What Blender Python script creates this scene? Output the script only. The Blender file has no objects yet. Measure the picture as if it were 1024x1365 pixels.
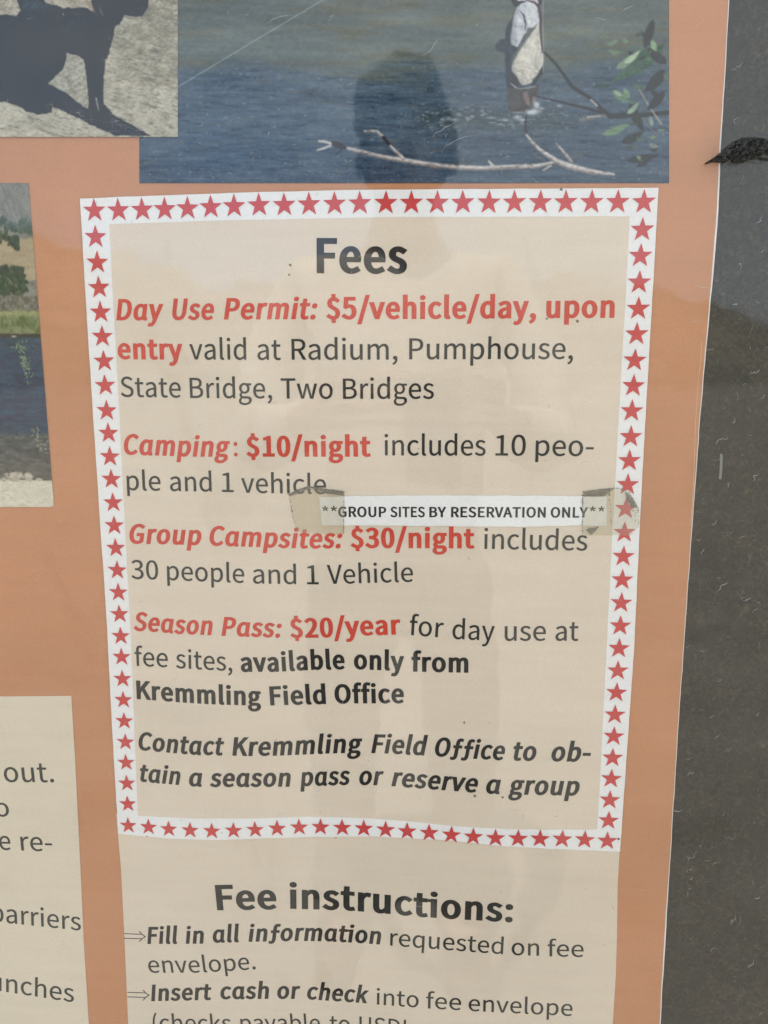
import bpy, math, random
import numpy as np
from mathutils import Vector, geometry

# ------------------------------------------------------------------ camera
SRC_W, SRC_H, FOCAL = 1024.0, 1365.0, 1025.0      # photograph frame and focal length in its pixels
DIST = 0.50                                       # lens to the front of the board (m)
EYE = 1.25                                        # lens height above the ground (m)
PITCH, YAW = math.radians(9.619), math.radians(3.663)
sc = bpy.context.scene
C = sc.collection
cam = bpy.data.cameras.new('camera')
cam_ob = bpy.data.objects.new('camera', cam)
C.objects.link(cam_ob)
cam.sensor_fit = 'VERTICAL'
cam.sensor_height = 24.0
cam.lens = 24.0 * FOCAL / SRC_H
cam.clip_start = 0.01
cam.clip_end = 3000
cam_ob.location = (0, -DIST, EYE)
cam_ob.rotation_euler = (math.radians(90) - PITCH, 0, YAW)
sc.camera = cam_ob

# ------------------------------------------------------------------ sky, sun, exposure
CLOUD = 4.2
SUN_EL, SUN_AZ = math.radians(70), math.radians(-14)   # the sun stands behind the board, so its face is in open shade
w = bpy.data.worlds.new('World'); sc.world = w
w.use_nodes = True
nt = w.node_tree
bg = nt.nodes['Background']
sky = nt.nodes.new('ShaderNodeTexSky')
sky.sky_type = 'NISHITA'
sky.sun_disc = False
sky.sun_elevation = SUN_EL
sky.sun_rotation = SUN_AZ
sky.altitude = 2000
sky.air_density = 1.0
sky.dust_density = 5.0
sky.ozone_density = 1.0
# broken bright cloud over the blue
tc_ = nt.nodes.new('ShaderNodeTexCoord')
mp_ = nt.nodes.new('ShaderNodeMapping'); mp_.inputs['Scale'].default_value = (1.0, 1.0, 2.4)
cn_ = nt.nodes.new('ShaderNodeTexNoise'); cn_.inputs['Scale'].default_value = 1.7; cn_.inputs['Detail'].default_value = 7; cn_.inputs['Roughness'].default_value = 0.55
cr_ = nt.nodes.new('ShaderNodeValToRGB'); cr_.color_ramp.elements[0].position = 0.34; cr_.color_ramp.elements[1].position = 0.56
cr_.color_ramp.elements[0].color = (0.2, 0.2, 0.2, 1); cr_.color_ramp.elements[1].color = (0.96, 0.96, 0.96, 1)
cm_ = nt.nodes.new('ShaderNodeMix'); cm_.data_type = 'RGBA'; cm_.inputs[7].default_value = (CLOUD * 0.93, CLOUD * 1.0, CLOUD * 1.06, 1)
nt.links.new(tc_.outputs['Generated'], mp_.inputs[0]); nt.links.new(mp_.outputs[0], cn_.inputs['Vector'])
# the cloud bank is thicker towards +x
sx_ = nt.nodes.new('ShaderNodeSeparateXYZ'); nt.links.new(tc_.outputs['Generated'], sx_.inputs[0])
ma_ = nt.nodes.new('ShaderNodeMath'); ma_.operation = 'MULTIPLY_ADD'; ma_.inputs[1].default_value = 0.22
nt.links.new(sx_.outputs[0], ma_.inputs[0]); nt.links.new(cn_.outputs['Fac'], ma_.inputs[2])
nt.links.new(ma_.outputs[0], cr_.inputs[0]); nt.links.new(cr_.outputs[0], cm_.inputs[0])
nt.links.new(sky.outputs[0], cm_.inputs[6]); nt.links.new(cm_.outputs[2], bg.inputs[0])
bg.inputs[1].default_value = 0.12
sun = bpy.data.lights.new('sun', 'SUN')
sun.energy = 3.6
sun.angle = math.radians(0.53)
sun.color = (1.0, 0.95, 0.89)
sun_ob = bpy.data.objects.new('sun', sun)
C.objects.link(sun_ob)
# direction towards the sun: azimuth measured from +y towards +x
sd = Vector((math.sin(SUN_AZ) * math.cos(SUN_EL), math.cos(SUN_AZ) * math.cos(SUN_EL), math.sin(SUN_EL)))
sun_ob.rotation_euler = sd.to_track_quat('Z', 'Y').to_euler()
sun_ob.location = (0, 6, 9)
sc.view_settings.view_transform = 'Standard'
sc.view_settings.look = 'None'
sc.view_settings.exposure = 1.64
sc.view_settings.gamma = 1.0

# ------------------------------------------------------------------ helpers
FW = Vector((-math.sin(YAW) * math.cos(PITCH), math.cos(YAW) * math.cos(PITCH), -math.sin(PITCH)))
RT = Vector((math.cos(YAW), math.sin(YAW), 0))
UP = RT.cross(FW)
# the print was measured in the photograph: a measured point becomes a point (x, z) of the plane of the sheet
def at(px, py, y=0.0):
    v = FW + RT * ((px - SRC_W / 2) / FOCAL) + UP * ((SRC_H / 2 - py) / FOCAL)
    t = (DIST + y) / v.y
    return Vector((v.x * t, y, EYE + v.z * t))
def at_np(px, py, y=0.0):
    px = np.asarray(px, float); py = np.asarray(py, float)
    a = (px - SRC_W / 2) / FOCAL; b = (SRC_H / 2 - py) / FOCAL
    vx = FW.x + RT.x * a + UP.x * b; vy = FW.y + RT.y * a + UP.y * b; vz = FW.z + RT.z * a + UP.z * b
    return vx * (DIST + y) / vy, EYE + vz * (DIST + y) / vy

def lin(c):
    c = np.asarray(c, float) / 255.0
    return np.where(c <= 0.04045, c / 12.92, ((c + 0.055) / 1.055) ** 2.4)
CAST = np.array([0.80, 0.80, 0.80])      # light falling on the sheet, as the photograph's exposure shows it
VEIL = np.array([0.035, 0.035, 0.034])
VEIL_TOP = np.array([0.058, 0.064, 0.066])   # what the pane adds by reflection
def alb(c, VEIL=VEIL):                              # a print colour as photographed -> the ink's own colour
    return np.clip((lin(c) - VEIL) / CAST, 0.008, 0.9)

def link(o, parent=None):
    C.objects.link(o)
    if parent is not None: o.parent = parent
    return o
def mesh_obj(name, verts, faces, mat, parent=None, smooth=False):
    me = bpy.data.meshes.new(name)
    me.from_pydata([tuple(v) for v in verts], [], faces)
    if mat is not None: me.materials.append(mat)
    me.update()
    if smooth:
        me.polygons.foreach_set('use_smooth', [True] * len(me.polygons))
    o = bpy.data.objects.new(name, me)
    return link(o, parent)
def tag(o, label=None, cat=None, group=None, kind=None):
    if label: o['label'] = label
    if cat: o['category'] = cat
    if group: o['group'] = group
    if kind: o['kind'] = kind
    return o
def empty(name, loc):
    o = bpy.data.objects.new(name, None)
    o.location = loc
    o.empty_display_size = 0.02
    return link(o)
def slab(name, pts, y0, y1, mat, parent=None):
    """outline (board x, z) -> closed sheet with real thickness, front at y0"""
    n = len(pts); q_ = 1 + y0/DIST      # outlines are measured on the face plane; the sheet lies y0 behind it
    pts = [(p[0]*q_, EYE + (p[1]-EYE)*q_) for p in pts]
    tri = geometry.tessellate_polygon([[Vector((p[0], p[1], 0)) for p in pts]])
    v = [(p[0], y0, p[1]) for p in pts] + [(p[0], y1, p[1]) for p in pts]
    a = sum(pts[i][0] * pts[(i + 1) % n][1] - pts[(i + 1) % n][0] * pts[i][1] for i in range(n))
    f = []
    for t in tri:
        q = [pts[i] for i in t]
        s = (q[1][0]-q[0][0])*(q[2][1]-q[0][1]) - (q[2][0]-q[0][0])*(q[1][1]-q[0][1])
        t = list(t) if s > 0 else list(t)[::-1]      # ccw in (x,z) faces -y
        f.append(t); f.append([i + n for i in t[::-1]])
    for i in range(n):
        j = (i + 1) % n
        f.append([i, i + n, j + n, j] if a > 0 else [j, j + n, i + n, i])
    return mesh_obj(name, v, f, mat, parent)
def px_outline(P):
    return [(v.x, v.z) for v in (at(*p) for p in P)]
def densify(P, step=12.0, wob=0.0, seed=0):
    rnd = random.Random(seed); out = []
    for i in range(len(P)):
        a = P[i]; b = P[(i + 1) % len(P)]
        L = math.hypot(b[0]-a[0], b[1]-a[1]); n = max(1, int(L / step))
        for k in range(n):
            t = k / n
            nx, ny = -(b[1]-a[1]) / (L+1e-9), (b[0]-a[0]) / (L+1e-9)
            j = 0 if k == 0 else rnd.uniform(-wob, wob)
            out.append((a[0]+(b[0]-a[0])*t+nx*j, a[1]+(b[1]-a[1])*t+ny*j))
    return out

# ------------------------------------------------------------------ materials
def new_mat(name):
    m = bpy.data.materials.new(name); m.use_nodes = True
    return m, m.node_tree, m.node_tree.nodes['Principled BSDF']
def N(nt, typ, **kw):
    n = nt.nodes.new(typ)
    for k, v in kw.items(): setattr(n, k, v)
    return n
def noise(nt, scale, detail=4, rough=0.55, vec=None, stretch=None, dist=0.0):
    tc = N(nt, 'ShaderNodeTexCoord')
    mp = N(nt, 'ShaderNodeMapping')
    if stretch: mp.inputs['Scale'].default_value = stretch
    nt.links.new(tc.outputs['Object'], mp.inputs[0])
    n = N(nt, 'ShaderNodeTexNoise')
    n.inputs['Scale'].default_value = scale
    n.inputs['Detail'].default_value = detail
    n.inputs['Roughness'].default_value = rough
    n.inputs['Distortion'].default_value = dist
    nt.links.new(mp.outputs[0], n.inputs['Vector'])
    return n
def ramp(nt, src, stops):
    r = N(nt, 'ShaderNodeValToRGB')
    el = r.color_ramp.elements
    while len(el) < len(stops): el.new(0.5)
    for e, (p, c) in zip(el, stops):
        e.position = p
        e.color = (c, c, c, 1) if not hasattr(c, '__len__') else (*c, 1)
    nt.links.new(src, r.inputs[0])
    return r
def mul(nt, a, b, fac=1.0, mode='MULTIPLY'):
    m = N(nt, 'ShaderNodeMix', data_type='RGBA', blend_type=mode)
    m.inputs['Factor'].default_value = fac
    for s, k in ((a, 6), (b, 7)):
        if hasattr(s, 'links') or hasattr(s, 'is_output'): nt.links.new(s, m.inputs[k])
        else: m.inputs[k].default_value = (*s, 1)
    return m.outputs[2]
def bump(nt, bsdf, src, strength, distance):
    b = N(nt, 'ShaderNodeBump')
    b.inputs['Strength'].default_value = strength
    b.inputs['Distance'].default_value = distance
    nt.links.new(src, b.inputs['Height'])
    nt.links.new(b.outputs[0], bsdf.inputs['Normal'])
def paper_mat(name, col, rough=0.6, mott=0.06, cool=0.0, vcol=False):
    """printed paper: base ink colour, broad uneven fading, faint fibre grain and a soft cockle"""
    m, nt, b = new_mat(name)
    if vcol:
        a = N(nt, 'ShaderNodeVertexColor', layer_name='print'); base = a.outputs[0]
    else:
        base = tuple(float(x) for x in col)
    n1 = noise(nt, 5.5, 4, 0.55, dist=0.6)
    r1 = ramp(nt, n1.outputs['Fac'], [(0.3, (1-mott, 1-mott*0.9, 1-mott*1.2)), (0.7, (1+mott*0.6,)*3)])
    c = mul(nt, base, r1.outputs[0])
    n4 = noise(nt, 17, 5, 0.6, stretch=(1, 1, 0.45), dist=1.5)
    r4 = ramp(nt, n4.outputs['Fac'], [(0.60, (1, 1, 1)), (0.72, (1-mott*0.9, 1-mott, 1-mott*1.3)), (0.80, (1, 1, 1))])
    c = mul(nt, c, r4.outputs[0])
    n2 = noise(nt, 900, 3, 0.7)
    r2 = ramp(nt, n2.outputs['Fac'], [(0.3, 0.93), (0.7, 1.05)])
    c = mul(nt, c, r2.outputs[0])
    n3 = noise(nt, 38, 3, 0.7, stretch=(0.25, 1, 3.2))
    r3 = ramp(nt, n3.outputs['Fac'], [(0.35, 0.975), (0.65, 1.015)])
    c = mul(nt, c, r3.outputs[0])
    nt.links.new(c, b.inputs['Base Color'])
    b.inputs['Roughness'].default_value = rough
    b.inputs['Specular IOR Level'].default_value = 0.25
    nb = noise(nt, 9, 3, 0.5, dist=0.8)
    bump(nt, b, nb.outputs['Fac'], 0.35, 0.004)
    return m
def flat_mat(name, col, rough=0.55, grain=0.1):
    m, nt, b = new_mat(name)
    n = noise(nt, 700, 4, 0.75)
    r = ramp(nt, n.outputs['Fac'], [(0.3, 1-grain), (0.7, 1+grain)])
    c = mul(nt, tuple(float(x) for x in col), r.outputs[0])
    n = noise(nt, 14, 3, 0.6)
    r = ramp(nt, n.outputs['Fac'], [(0.3, 0.93), (0.7, 1.07)])
    c = mul(nt, c, r.outputs[0])
    nt.links.new(c, b.inputs['Base Color'])
    b.inputs['Roughness'].default_value = rough
    b.inputs['Specular IOR Level'].default_value = 0.25
    return m
# letter outlines: character, advance, contours (cap height = 1027 units)
GLYPHS = '''  314 
$ 777 441 -172,441 -14,494 -2,542 16,583 42,618 74,646 112,666 156,679 204,683 258,679 316,665 366,643 409,615 446,582 477,545 504,464 549,384 589,347 609,314 632,286 657,264 686,250 720,245 759,248 792,256 821,270 847,288 869,311 887,338 900,369 908,403 910,461 904,509 887,552 860,594 822,662 898,618 939,568 974,510 1000,441 1014,441 1171,349 1171,349 1013,300 1002,256 984,217 959,184 928,158 892,138 850,126 803,122 752,127 699,141 654,162 615,190 581,223 552,260 527,340 482,421 440,457 418,491 393,518 364,540 332,554 294,559 249,556 214,548 183,534 155,514 132,489 113,459 100,423 91,382 88,347 90,314 96,251 119,193 151,141 192,81 104,137 60,202 24,274 -3,349 -17,349 -172
( 473 413 -239,371 -163,335 -84,304 -1,279 83,260 170,246 258,238 346,235 436,238 524,246 613,260 700,279 786,304 870,335 953,371 1033,413 1109,335 1146,289 1066,248 985,213 901,183 815,160 725,143 633,132 536,129 436,132 334,143 238,160 145,183 55,213 -31,248 -114,289 -195,335 -275
) 473 184 -195,225 -114,260 -31,290 55,313 145,330 238,341 334,345 436,341 536,330 633,313 725,290 815,260 901,225 985,184 1066,139 1146,59 1109,101 1033,138 953,169 870,194 786,214 700,228 613,237 524,239 436,237 346,228 258,214 170,194 83,169 -1,138 -84,101 -163,59 -239,139 -275
* 654 328 793,437 660,499 703,409 850,562 915,538 986,378 947,364 1115,289 1115,275 945,115 986,91 915,242 850,154 703,216 660
, 389 150 -244,190 -217,225 -186,255 -150,278 -111,295 -68,306 -22,310 27,308 60,302 90,293 115,281 137,265 154,247 166,226 174,202 176,165 170,134 153,113 124,107 107,105 87,107 67,113 49,133 21,163 3,199 -3,214 -1,211 -32,204 -61,192 -88,176 -113,156 -136,133 -157,105 -175,74 -190,105 -266
- 486 423 343,423 441,64 441,64 343
. 389 230 -11,260 9,280 39,287 78,280 119,260 150,230 169,195 176,158 169,129 150,109 119,102 78,109 39,129 9,158 -11,195 -18
/ 549 109 -251,528 1112,436 1112,15 -251
0 777 425 -16,459 -10,491 0,521 15,550 34,576 57,600 84,622 115,642 150,659 190,686 282,703 391,709 517,703 642,686 749,659 840,642 879,622 914,600 945,576 972,550 994,521 1012,491 1027,459 1037,425 1043,389 1045,353 1043,319 1037,287 1027,257 1012,228 994,202 972,178 945,156 914,137 879,119 840,92 749,76 642,70 517,76 391,92 282,119 190,137 150,156 115,178 84,202 57,228 34,257 15,287 0,319 -10,353 -16,389 -18;348 92,310 110,276 143,248 188,225 248,208 322,197 412,193 517,197 621,208 710,225 784,248 843,276 888,310 919,348 938,389 944,431 938,469 919,502 888,531 843,554 784,571 710,582 621,585 517,582 412,571 322,554 248,531 188,502 143,469 110,431 92,389 85
1 777 686 0,686 106,480 106,480 1027,382 1027,338 1004,289 984,233 968,169 954,169 873,353 873,353 106,123 106,123 0
2 777 707 0,707 111,423 111,339 107,255 101,341 186,420 269,488 350,547 431,594 510,629 588,651 666,658 744,653 809,637 868,612 919,577 963,534 998,483 1023,424 1039,359 1045,312 1042,268 1034,227 1021,189 1004,154 982,120 957,56 895,130 822,176 870,227 907,282 932,312 939,343 941,388 937,426 926,459 908,485 884,506 854,521 819,529 781,532 738,525 671,504 600,468 525,418 446,352 362,271 273,174 178,62 76,62 0
3 777 435 -13,497 2,554 26,602 59,643 101,673 151,692 209,699 275,694 325,682 371,662 411,636 447,603 477,567 502,526 521,482 535,482 542,521 558,556 579,587 604,614 633,635 666,651 703,661 744,664 789,658 846,641 897,615 941,579 978,535 1007,484 1028,427 1040,364 1045,321 1042,281 1036,242 1025,206 1010,139 972,78 923,147 842,194 882,245 914,300 934,360 941,398 938,433 930,462 916,487 897,507 873,522 845,531 814,534 779,530 739,519 701,500 668,471 639,433 615,384 598,323 587,249 583,249 485,331 481,400 470,455 452,498 428,530 399,552 363,565 323,569 279,565 237,553 199,535 167,511 139,480 117,445 101,404 92,360 88,318 91,280 98,245 109,212 124,155 162,106 206,41 123,98 70,132 46,170 25,212 7,259 -7,311 -15,368 -18
5 777 431 -12,492 5,549 34,600 74,642 124,675 184,696 254,703 333,697 413,679 480,650 537,612 582,566 617,513 642,456 656,394 661,350 658,311 650,274 637,239 620,266 917,653 917,653 1027,154 1027,120 548,189 504,231 530,271 549,313 561,360 564,406 560,448 549,484 529,515 503,539 469,558 429,569 383,573 331,568 277,556 229,536 188,509 153,477 125,440 105,399 92,354 88,312 91,273 98,237 109,205 123,149 159,102 202,38 118,96 67,130 45,168 24,210 7,257 -7,309 -15,367 -18
: 389 230 553,260 573,280 604,287 644,280 684,260 715,230 735,195 742,158 735,129 715,109 684,102 644,109 604,129 573,158 553,195 546;230 -11,260 9,280 39,287 78,280 119,260 150,230 169,195 176,158 169,129 150,109 119,102 78,109 39,129 9,158 -11,195 -18
A 852 136 0,235 314,611 314,709 0,846 0,497 1027,353 1027,6 0;318 574,371 746,420 922,426 922,476 747,529 574,578 416,268 416
B 920 468 0,550 5,626 19,692 42,749 75,795 117,829 169,850 230,857 301,853 351,842 395,823 434,798 467,768 495,732 518,692 535,648 546,648 553,683 567,713 587,738 610,760 638,776 669,788 702,796 738,798 776,792 839,772 891,741 935,700 969,648 995,588 1013,520 1023,445 1027,141 1027,141 0;270 924,429 924,485 922,534 915,576 904,610 887,637 864,656 836,667 801,671 759,667 722,657 689,639 660,613 636,579 617,536 603,484 594,423 591,270 591;270 490,450 490,513 487,570 479,618 465,657 446,689 420,711 388,725 350,730 305,725 257,711 215,688 181,656 152,616 131,568 116,512 107,450 104,270 104
C 894 576 -16,622 -8,665 4,705 20,743 41,778 66,812 96,843 129,772 211,721 163,665 126,635 113,603 103,569 97,534 95,464 103,401 125,346 160,300 209,264 270,237 342,220 424,214 517,220 608,238 690,266 761,304 820,351 868,406 903,468 924,538 931,600 924,655 905,704 874,748 835,818 919,767 966,702 1006,665 1022,625 1034,582 1042,536 1045,488 1042,442 1036,398 1024,355 1008,315 988,278 964,243 936,211 903,182 867,157 827,134 783,116 736,101 685,90 631,83 573,81 513,83 452,90 394,101 340,115 289,133 242,155 198,180 158,209 122,240 90,274 62,311 38,350 18,392 2,435 -9,481 -16,528 -18
D 964 403 0,460 2,513 9,562 20,609 35,651 54,690 78,726 105,758 137,787 172,811 210,833 253,850 299,863 348,873 401,879 457,881 517,879 577,873 633,863 686,850 735,832 780,811 822,786 860,758 895,725 925,689 952,649 974,606 993,559 1008,509 1018,455 1024,398 1027,141 1027,141 0;270 922,387 922,472 915,545 895,578 880,607 862,634 841,658 817,679 790,697 759,726 690,742 609,748 517,742 425,726 343,697 273,679 242,658 214,634 190,607 168,578 149,545 134,510 122,472 113,387 106,270 106
E 825 748 0,748 111,270 111,270 485,660 485,660 595,270 595,270 917,732 917,732 1027,141 1027,141 0
F 773 270 0,270 461,662 461,662 570,270 570,270 917,732 917,732 1027,141 1027,141 0
G 965 595 -16,643 -9,688 1,730 16,768 33,803 53,834 76,861 101,861 532,524 532,524 424,742 424,742 155,707 130,662 111,611 99,557 95,480 103,444 112,411 125,380 141,352 160,327 183,303 209,265 270,237 342,220 424,214 517,220 608,239 690,268 761,307 820,357 868,415 903,482 924,556 931,593 929,626 924,686 903,735 872,777 835,847 919,796 964,766 986,731 1005,693 1021,650 1034,603 1042,552 1045,502 1042,454 1036,407 1024,364 1008,322 988,284 964,248 936,215 903,185 867,158 827,136 783,117 736,101 685,90 631,84 573,81 513,83 452,90 394,101 340,116 289,134 242,157 198,182 158,212 122,244 90,279 62,318 38,358 18,402 2,447 -9,495 -16,545 -18
H 1020 270 0,270 485,749 485,749 0,880 0,880 1027,749 1027,749 597,270 597,270 1027,141 1027,141 0
I 410 270 0,270 1027,141 1027,141 0
K 905 270 0,270 325,447 535,755 0,899 0,528 637,850 1027,703 1027,273 511,270 511,270 1027,141 1027,141 0
L 761 720 0,720 111,270 111,270 1027,141 1027,141 0
N 1013 263 0,263 539,258 701,248 860,254 860,364 648,738 0,871 0,871 1027,748 1027,748 493,754 329,766 168,759 168,648 380,273 1027,141 1027,141 0
O 1039 567 -16,612 -9,656 3,697 19,735 40,772 64,805 93,835 126,863 163,887 203,908 247,926 294,940 345,950 399,956 457,958 517,956 577,950 634,940 688,926 738,908 785,887 829,863 868,835 904,805 936,772 965,735 989,697 1009,656 1024,612 1036,567 1043,520 1045,472 1043,427 1036,383 1024,342 1009,304 989,268 965,234 936,204 904,176 868,152 829,131 785,113 738,100 688,89 634,83 577,81 517,83 457,89 399,100 345,113 294,131 247,152 203,176 163,204 126,234 93,268 64,304 40,342 19,383 3,427 -9,472 -16,520 -18;453 103,394 125,342 161,298 210,262 271,236 343,220 425,214 517,220 608,236 690,262 761,298 820,342 868,394 903,453 924,520 931,586 924,645 903,697 868,742 820,777 761,803 690,819 608,825 517,819 425,803 343,777 271,742 210,697 161,645 125,586 103,520 95
P 887 270 0,270 409,440 409,521 414,594 428,659 452,713 486,758 530,791 584,811 650,818 725,811 803,802 836,790 867,775 895,757 919,712 960,657 990,591 1011,517 1023,434 1027,141 1027,141 0;270 922,417 922,481 919,536 912,583 899,621 880,651 853,672 819,685 777,689 725,685 674,673 630,653 594,624 565,587 542,541 526,486 517,423 514,270 514
R 889 270 922,443 922,500 919,549 912,592 899,628 881,655 856,676 825,688 786,692 739,688 692,676 651,655 617,628 589,592 567,549 552,500 542,443 539,270 539;850 0,590 450,639 465,684 486,724 514,757 547,784 586,804 631,816 682,821 739,814 813,794 874,762 924,720 963,667 992,606 1012,538 1023,462 1027,141 1027,141 0,270 0,270 436,455 436,704 0
S 835 502 -12,571 4,630 31,680 67,721 110,750 159,768 214,775 273,770 327,758 373,739 413,713 448,682 478,646 504,606 527,563 548,417 611,357 638,302 672,280 693,262 718,251 748,246 783,250 815,260 845,277 870,299 891,327 908,359 921,397 929,438 931,506 925,567 906,623 876,672 836,739 919,679 970,645 991,608 1010,568 1025,527 1036,483 1042,438 1045,371 1040,309 1025,254 1001,207 968,168 929,139 882,121 830,115 773,120 720,134 674,156 635,183 600,216 571,251 547,324 510,471 445,539 413,568 396,593 377,614 355,630 329,639 299,643 262,639 226,628 194,610 165,586 141,555 122,518 107,475 98,427 95,387 98,348 104,310 115,273 130,204 170,144 223,67 133,102 100,140 70,181 45,225 23,272 5,321 -8,372 -15,426 -18
T 839 485 0,485 917,796 917,796 1027,43 1027,43 917,354 917,354 0
U 1010 581 -13,651 4,714 35,742 55,768 79,792 107,812 139,831 175,846 215,858 260,867 310,874 423,874 1027,749 1027,749 420,744 335,730 265,708 209,678 165,642 133,601 111,555 99,506 95,457 99,411 111,371 133,335 165,306 209,285 265,271 335,266 420,266 1027,137 1027,137 423,144 310,153 260,165 215,180 175,198 139,219 107,243 79,269 55,297 35,327 18,359 4,429 -13,506 -18
V 805 479 0,805 1027,674 1027,508 471,460 301,409 132,403 132,304 471,137 1027,1 1027,329 0
Y 744 436 0,436 398,745 1027,611 1027,479 737,375 511,370 511,269 737,136 1027,-1 1027,307 398,307 0
a 789 339 -16,373 -10,438 14,499 49,556 91,560 91,571 0,676 0,676 468,673 535,662 596,642 650,615 695,578 731,533 758,478 774,413 780,368 778,324 771,244 747,173 715,115 681,164 592,213 622,268 648,328 667,392 674,435 669,469 657,497 639,517 614,532 586,542 553,547 518,549 482,436 466,340 445,259 419,195 388,145 350,110 307,89 256,83 197,87 149,99 106,119 69,145 38,178 14,216 -4,258 -15,304 -18;287 92,265 101,245 113,228 130,216 150,209 176,206 206,210 241,223 273,247 301,281 327,328 349,387 368,461 384,549 396,549 185,495 142,444 110,393 92,340 85
b 866 528 -11,588 9,644 43,694 89,735 148,767 218,787 300,794 392,789 476,774 552,750 618,716 674,673 719,622 753,561 773,492 780,460 778,428 772,366 749,307 715,252 674,258 810,258 1115,129 1115,129 0,231 0,242 78,248 78,300 38,354 8,410 -12,464 -18;402 94,356 107,307 131,258 168,258 569,310 613,362 646,411 666,459 672,510 667,552 652,587 628,615 595,636 554,650 506,658 452,661 391,657 324,645 265,625 213,599 170,567 135,530 110,488 95,443 90
c 714 496 -12,560 7,620 37,675 77,619 164,581 134,538 110,491 94,440 88,389 94,344 109,304 134,270 168,242 210,222 260,209 317,204 380,209 442,222 499,244 549,272 592,307 626,348 651,394 667,444 672,486 667,525 654,562 633,595 606,660 690,617 725,566 753,507 773,438 780,366 773,299 753,237 720,182 675,137 618,102 549,90 511,80 470,75 426,73 380,80 290,100 211,132 143,175 86,227 41,288 8,355 -11,429 -18
d 868 422 -16,454 -10,516 14,571 48,619 90,623 90,634 0,739 0,739 1115,611 1115,611 822,618 692,568 729,519 756,465 774,403 780,339 773,279 752,223 718,174 672,133 615,101 546,81 468,74 380,80 290,96 210,123 142,160 86,205 41,259 8,320 -12,388 -18;369 95,327 109,291 133,261 166,237 208,220 258,209 316,206 381,210 443,223 500,243 549,270 592,303 626,340 651,381 667,426 672,472 668,518 654,564 629,611 592,611 193,563 148,516 115,467 96,416 90
e 776 510 -12,575 4,634 28,686 59,641 144,598 119,553 100,504 88,451 84,399 89,352 103,310 125,274 156,244 195,222 240,206 292,199 350,711 350,717 423,712 501,697 570,672 631,638 683,595 724,543 755,482 774,413 780,349 773,287 752,229 719,178 673,135 615,102 547,80 468,73 380,80 290,101 212,135 144,179 87,233 42,294 9,363 -11,437 -18;207 495,223 542,245 583,272 616,304 643,338 662,376 674,416 678,458 674,496 663,528 644,555 617,577 584,592 543,602 496,605 441,197 441
f 455 150 657,150 0,277 0,277 657,438 657,438 761,277 761,277 881,284 946,292 971,304 993,319 1009,338 1021,360 1028,385 1031,427 1026,471 1010,499 1109,440 1126,371 1133,318 1129,273 1116,235 1094,204 1065,180 1029,163 987,153 937,150 882,150 761,46 754,46 657
g 790 469 -345,545 -329,610 -304,666 -272,710 -232,743 -188,763 -139,770 -87,766 -43,754 -5,733 26,704 51,666 70,621 83,567 91,506 94,356 94,292 100,269 107,251 117,238 129,229 143,223 176,226 205,237 229,252 249,272 268,327 248,384 241,441 246,493 259,541 282,582 312,616 350,641 396,657 448,662 506,658 553,645 596,626 632,601 662,756 662,756 761,492 761,444 775,384 780,328 775,275 761,227 738,184 707,149 668,122 621,105 568,99 508,102 475,108 444,130 387,162 340,199 304,199 298,169 273,142 241,122 202,115 157,120 115,134 81,156 53,183 32,183 25,136 -11,101 -53,79 -98,71 -147,77 -193,94 -234,122 -269,159 -297,205 -320,258 -337,319 -347,385 -350;352 331,322 340,295 356,271 377,251 403,236 433,226 469,223 508,226 548,235 583,250 614,270 639,294 660,321 674,351 683,384 686,417 683,448 674,475 660,499 639,519 614,534 583,543 548,546 508,543 469,533 433,518 403,498 377,474 356,446 340,416 331,384 328;354 -260,311 -253,273 -241,241 -226,216 -207,198 -184,187 -158,183 -129,188 -96,202 -63,225 -31,261 0,312 -9,359 -11,490 -11,557 -16,583 -23,605 -33,622 -46,634 -63,642 -83,644 -108,640 -137,627 -165,607 -191,579 -214,544 -234,503 -249,456 -259,403 -262
h 850 258 0,258 552,311 602,360 639,410 661,465 668,500 665,530 656,555 641,575 620,590 592,601 557,607 515,609 465,609 0,737 0,737 482,733 550,723 610,705 661,680 703,648 737,608 761,560 775,504 780,466 778,431 770,397 758,366 743,306 702,252 653,258 810,258 1115,129 1115,129 0
i 385 258 0,258 761,129 761,129 0;228 923,255 941,272 968,279 1003,272 1036,255 1063,228 1079,193 1085,159 1079,132 1063,115 1036,109 1003,115 968,132 941,159 923,193 917
k 773 255 0,255 200,398 367,620 0,759 0,472 454,725 761,583 761,261 360,255 360,255 1115,129 1115,129 0
l 398 307 -15,338 -7,319 91,293 88,279 91,268 101,260 118,258 143,258 1115,129 1115,129 151,131 113,136 79,146 50,160 26,179 7,202 -7,230 -15,263 -18
m 1297 258 0,258 552,308 603,357 639,404 661,448 668,482 665,511 656,535 641,555 620,570 592,581 557,588 515,590 465,590 0,717 0,717 552,769 603,818 639,864 661,909 668,943 665,972 656,996 641,1016 620,1031 592,1042 557,1048 515,1050 465,1050 0,1178 0,1178 482,1174 550,1164 610,1146 661,1121 703,1089 737,1050 761,1003 775,948 780,914 777,880 769,848 757,817 739,756 693,696 634,683 666,667 695,647 720,624 741,596 758,564 770,528 778,486 780,452 778,420 770,389 758,359 742,302 701,249 650,246 650,234 761,129 761,129 0
n 854 258 0,258 552,311 602,360 639,410 661,465 668,500 665,530 656,555 641,575 620,590 592,601 557,607 515,609 465,609 0,737 0,737 482,733 550,723 610,705 661,680 703,648 737,608 761,560 775,504 780,466 778,431 770,397 758,365 742,305 701,249 650,246 650,234 761,129 761,129 0
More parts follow.
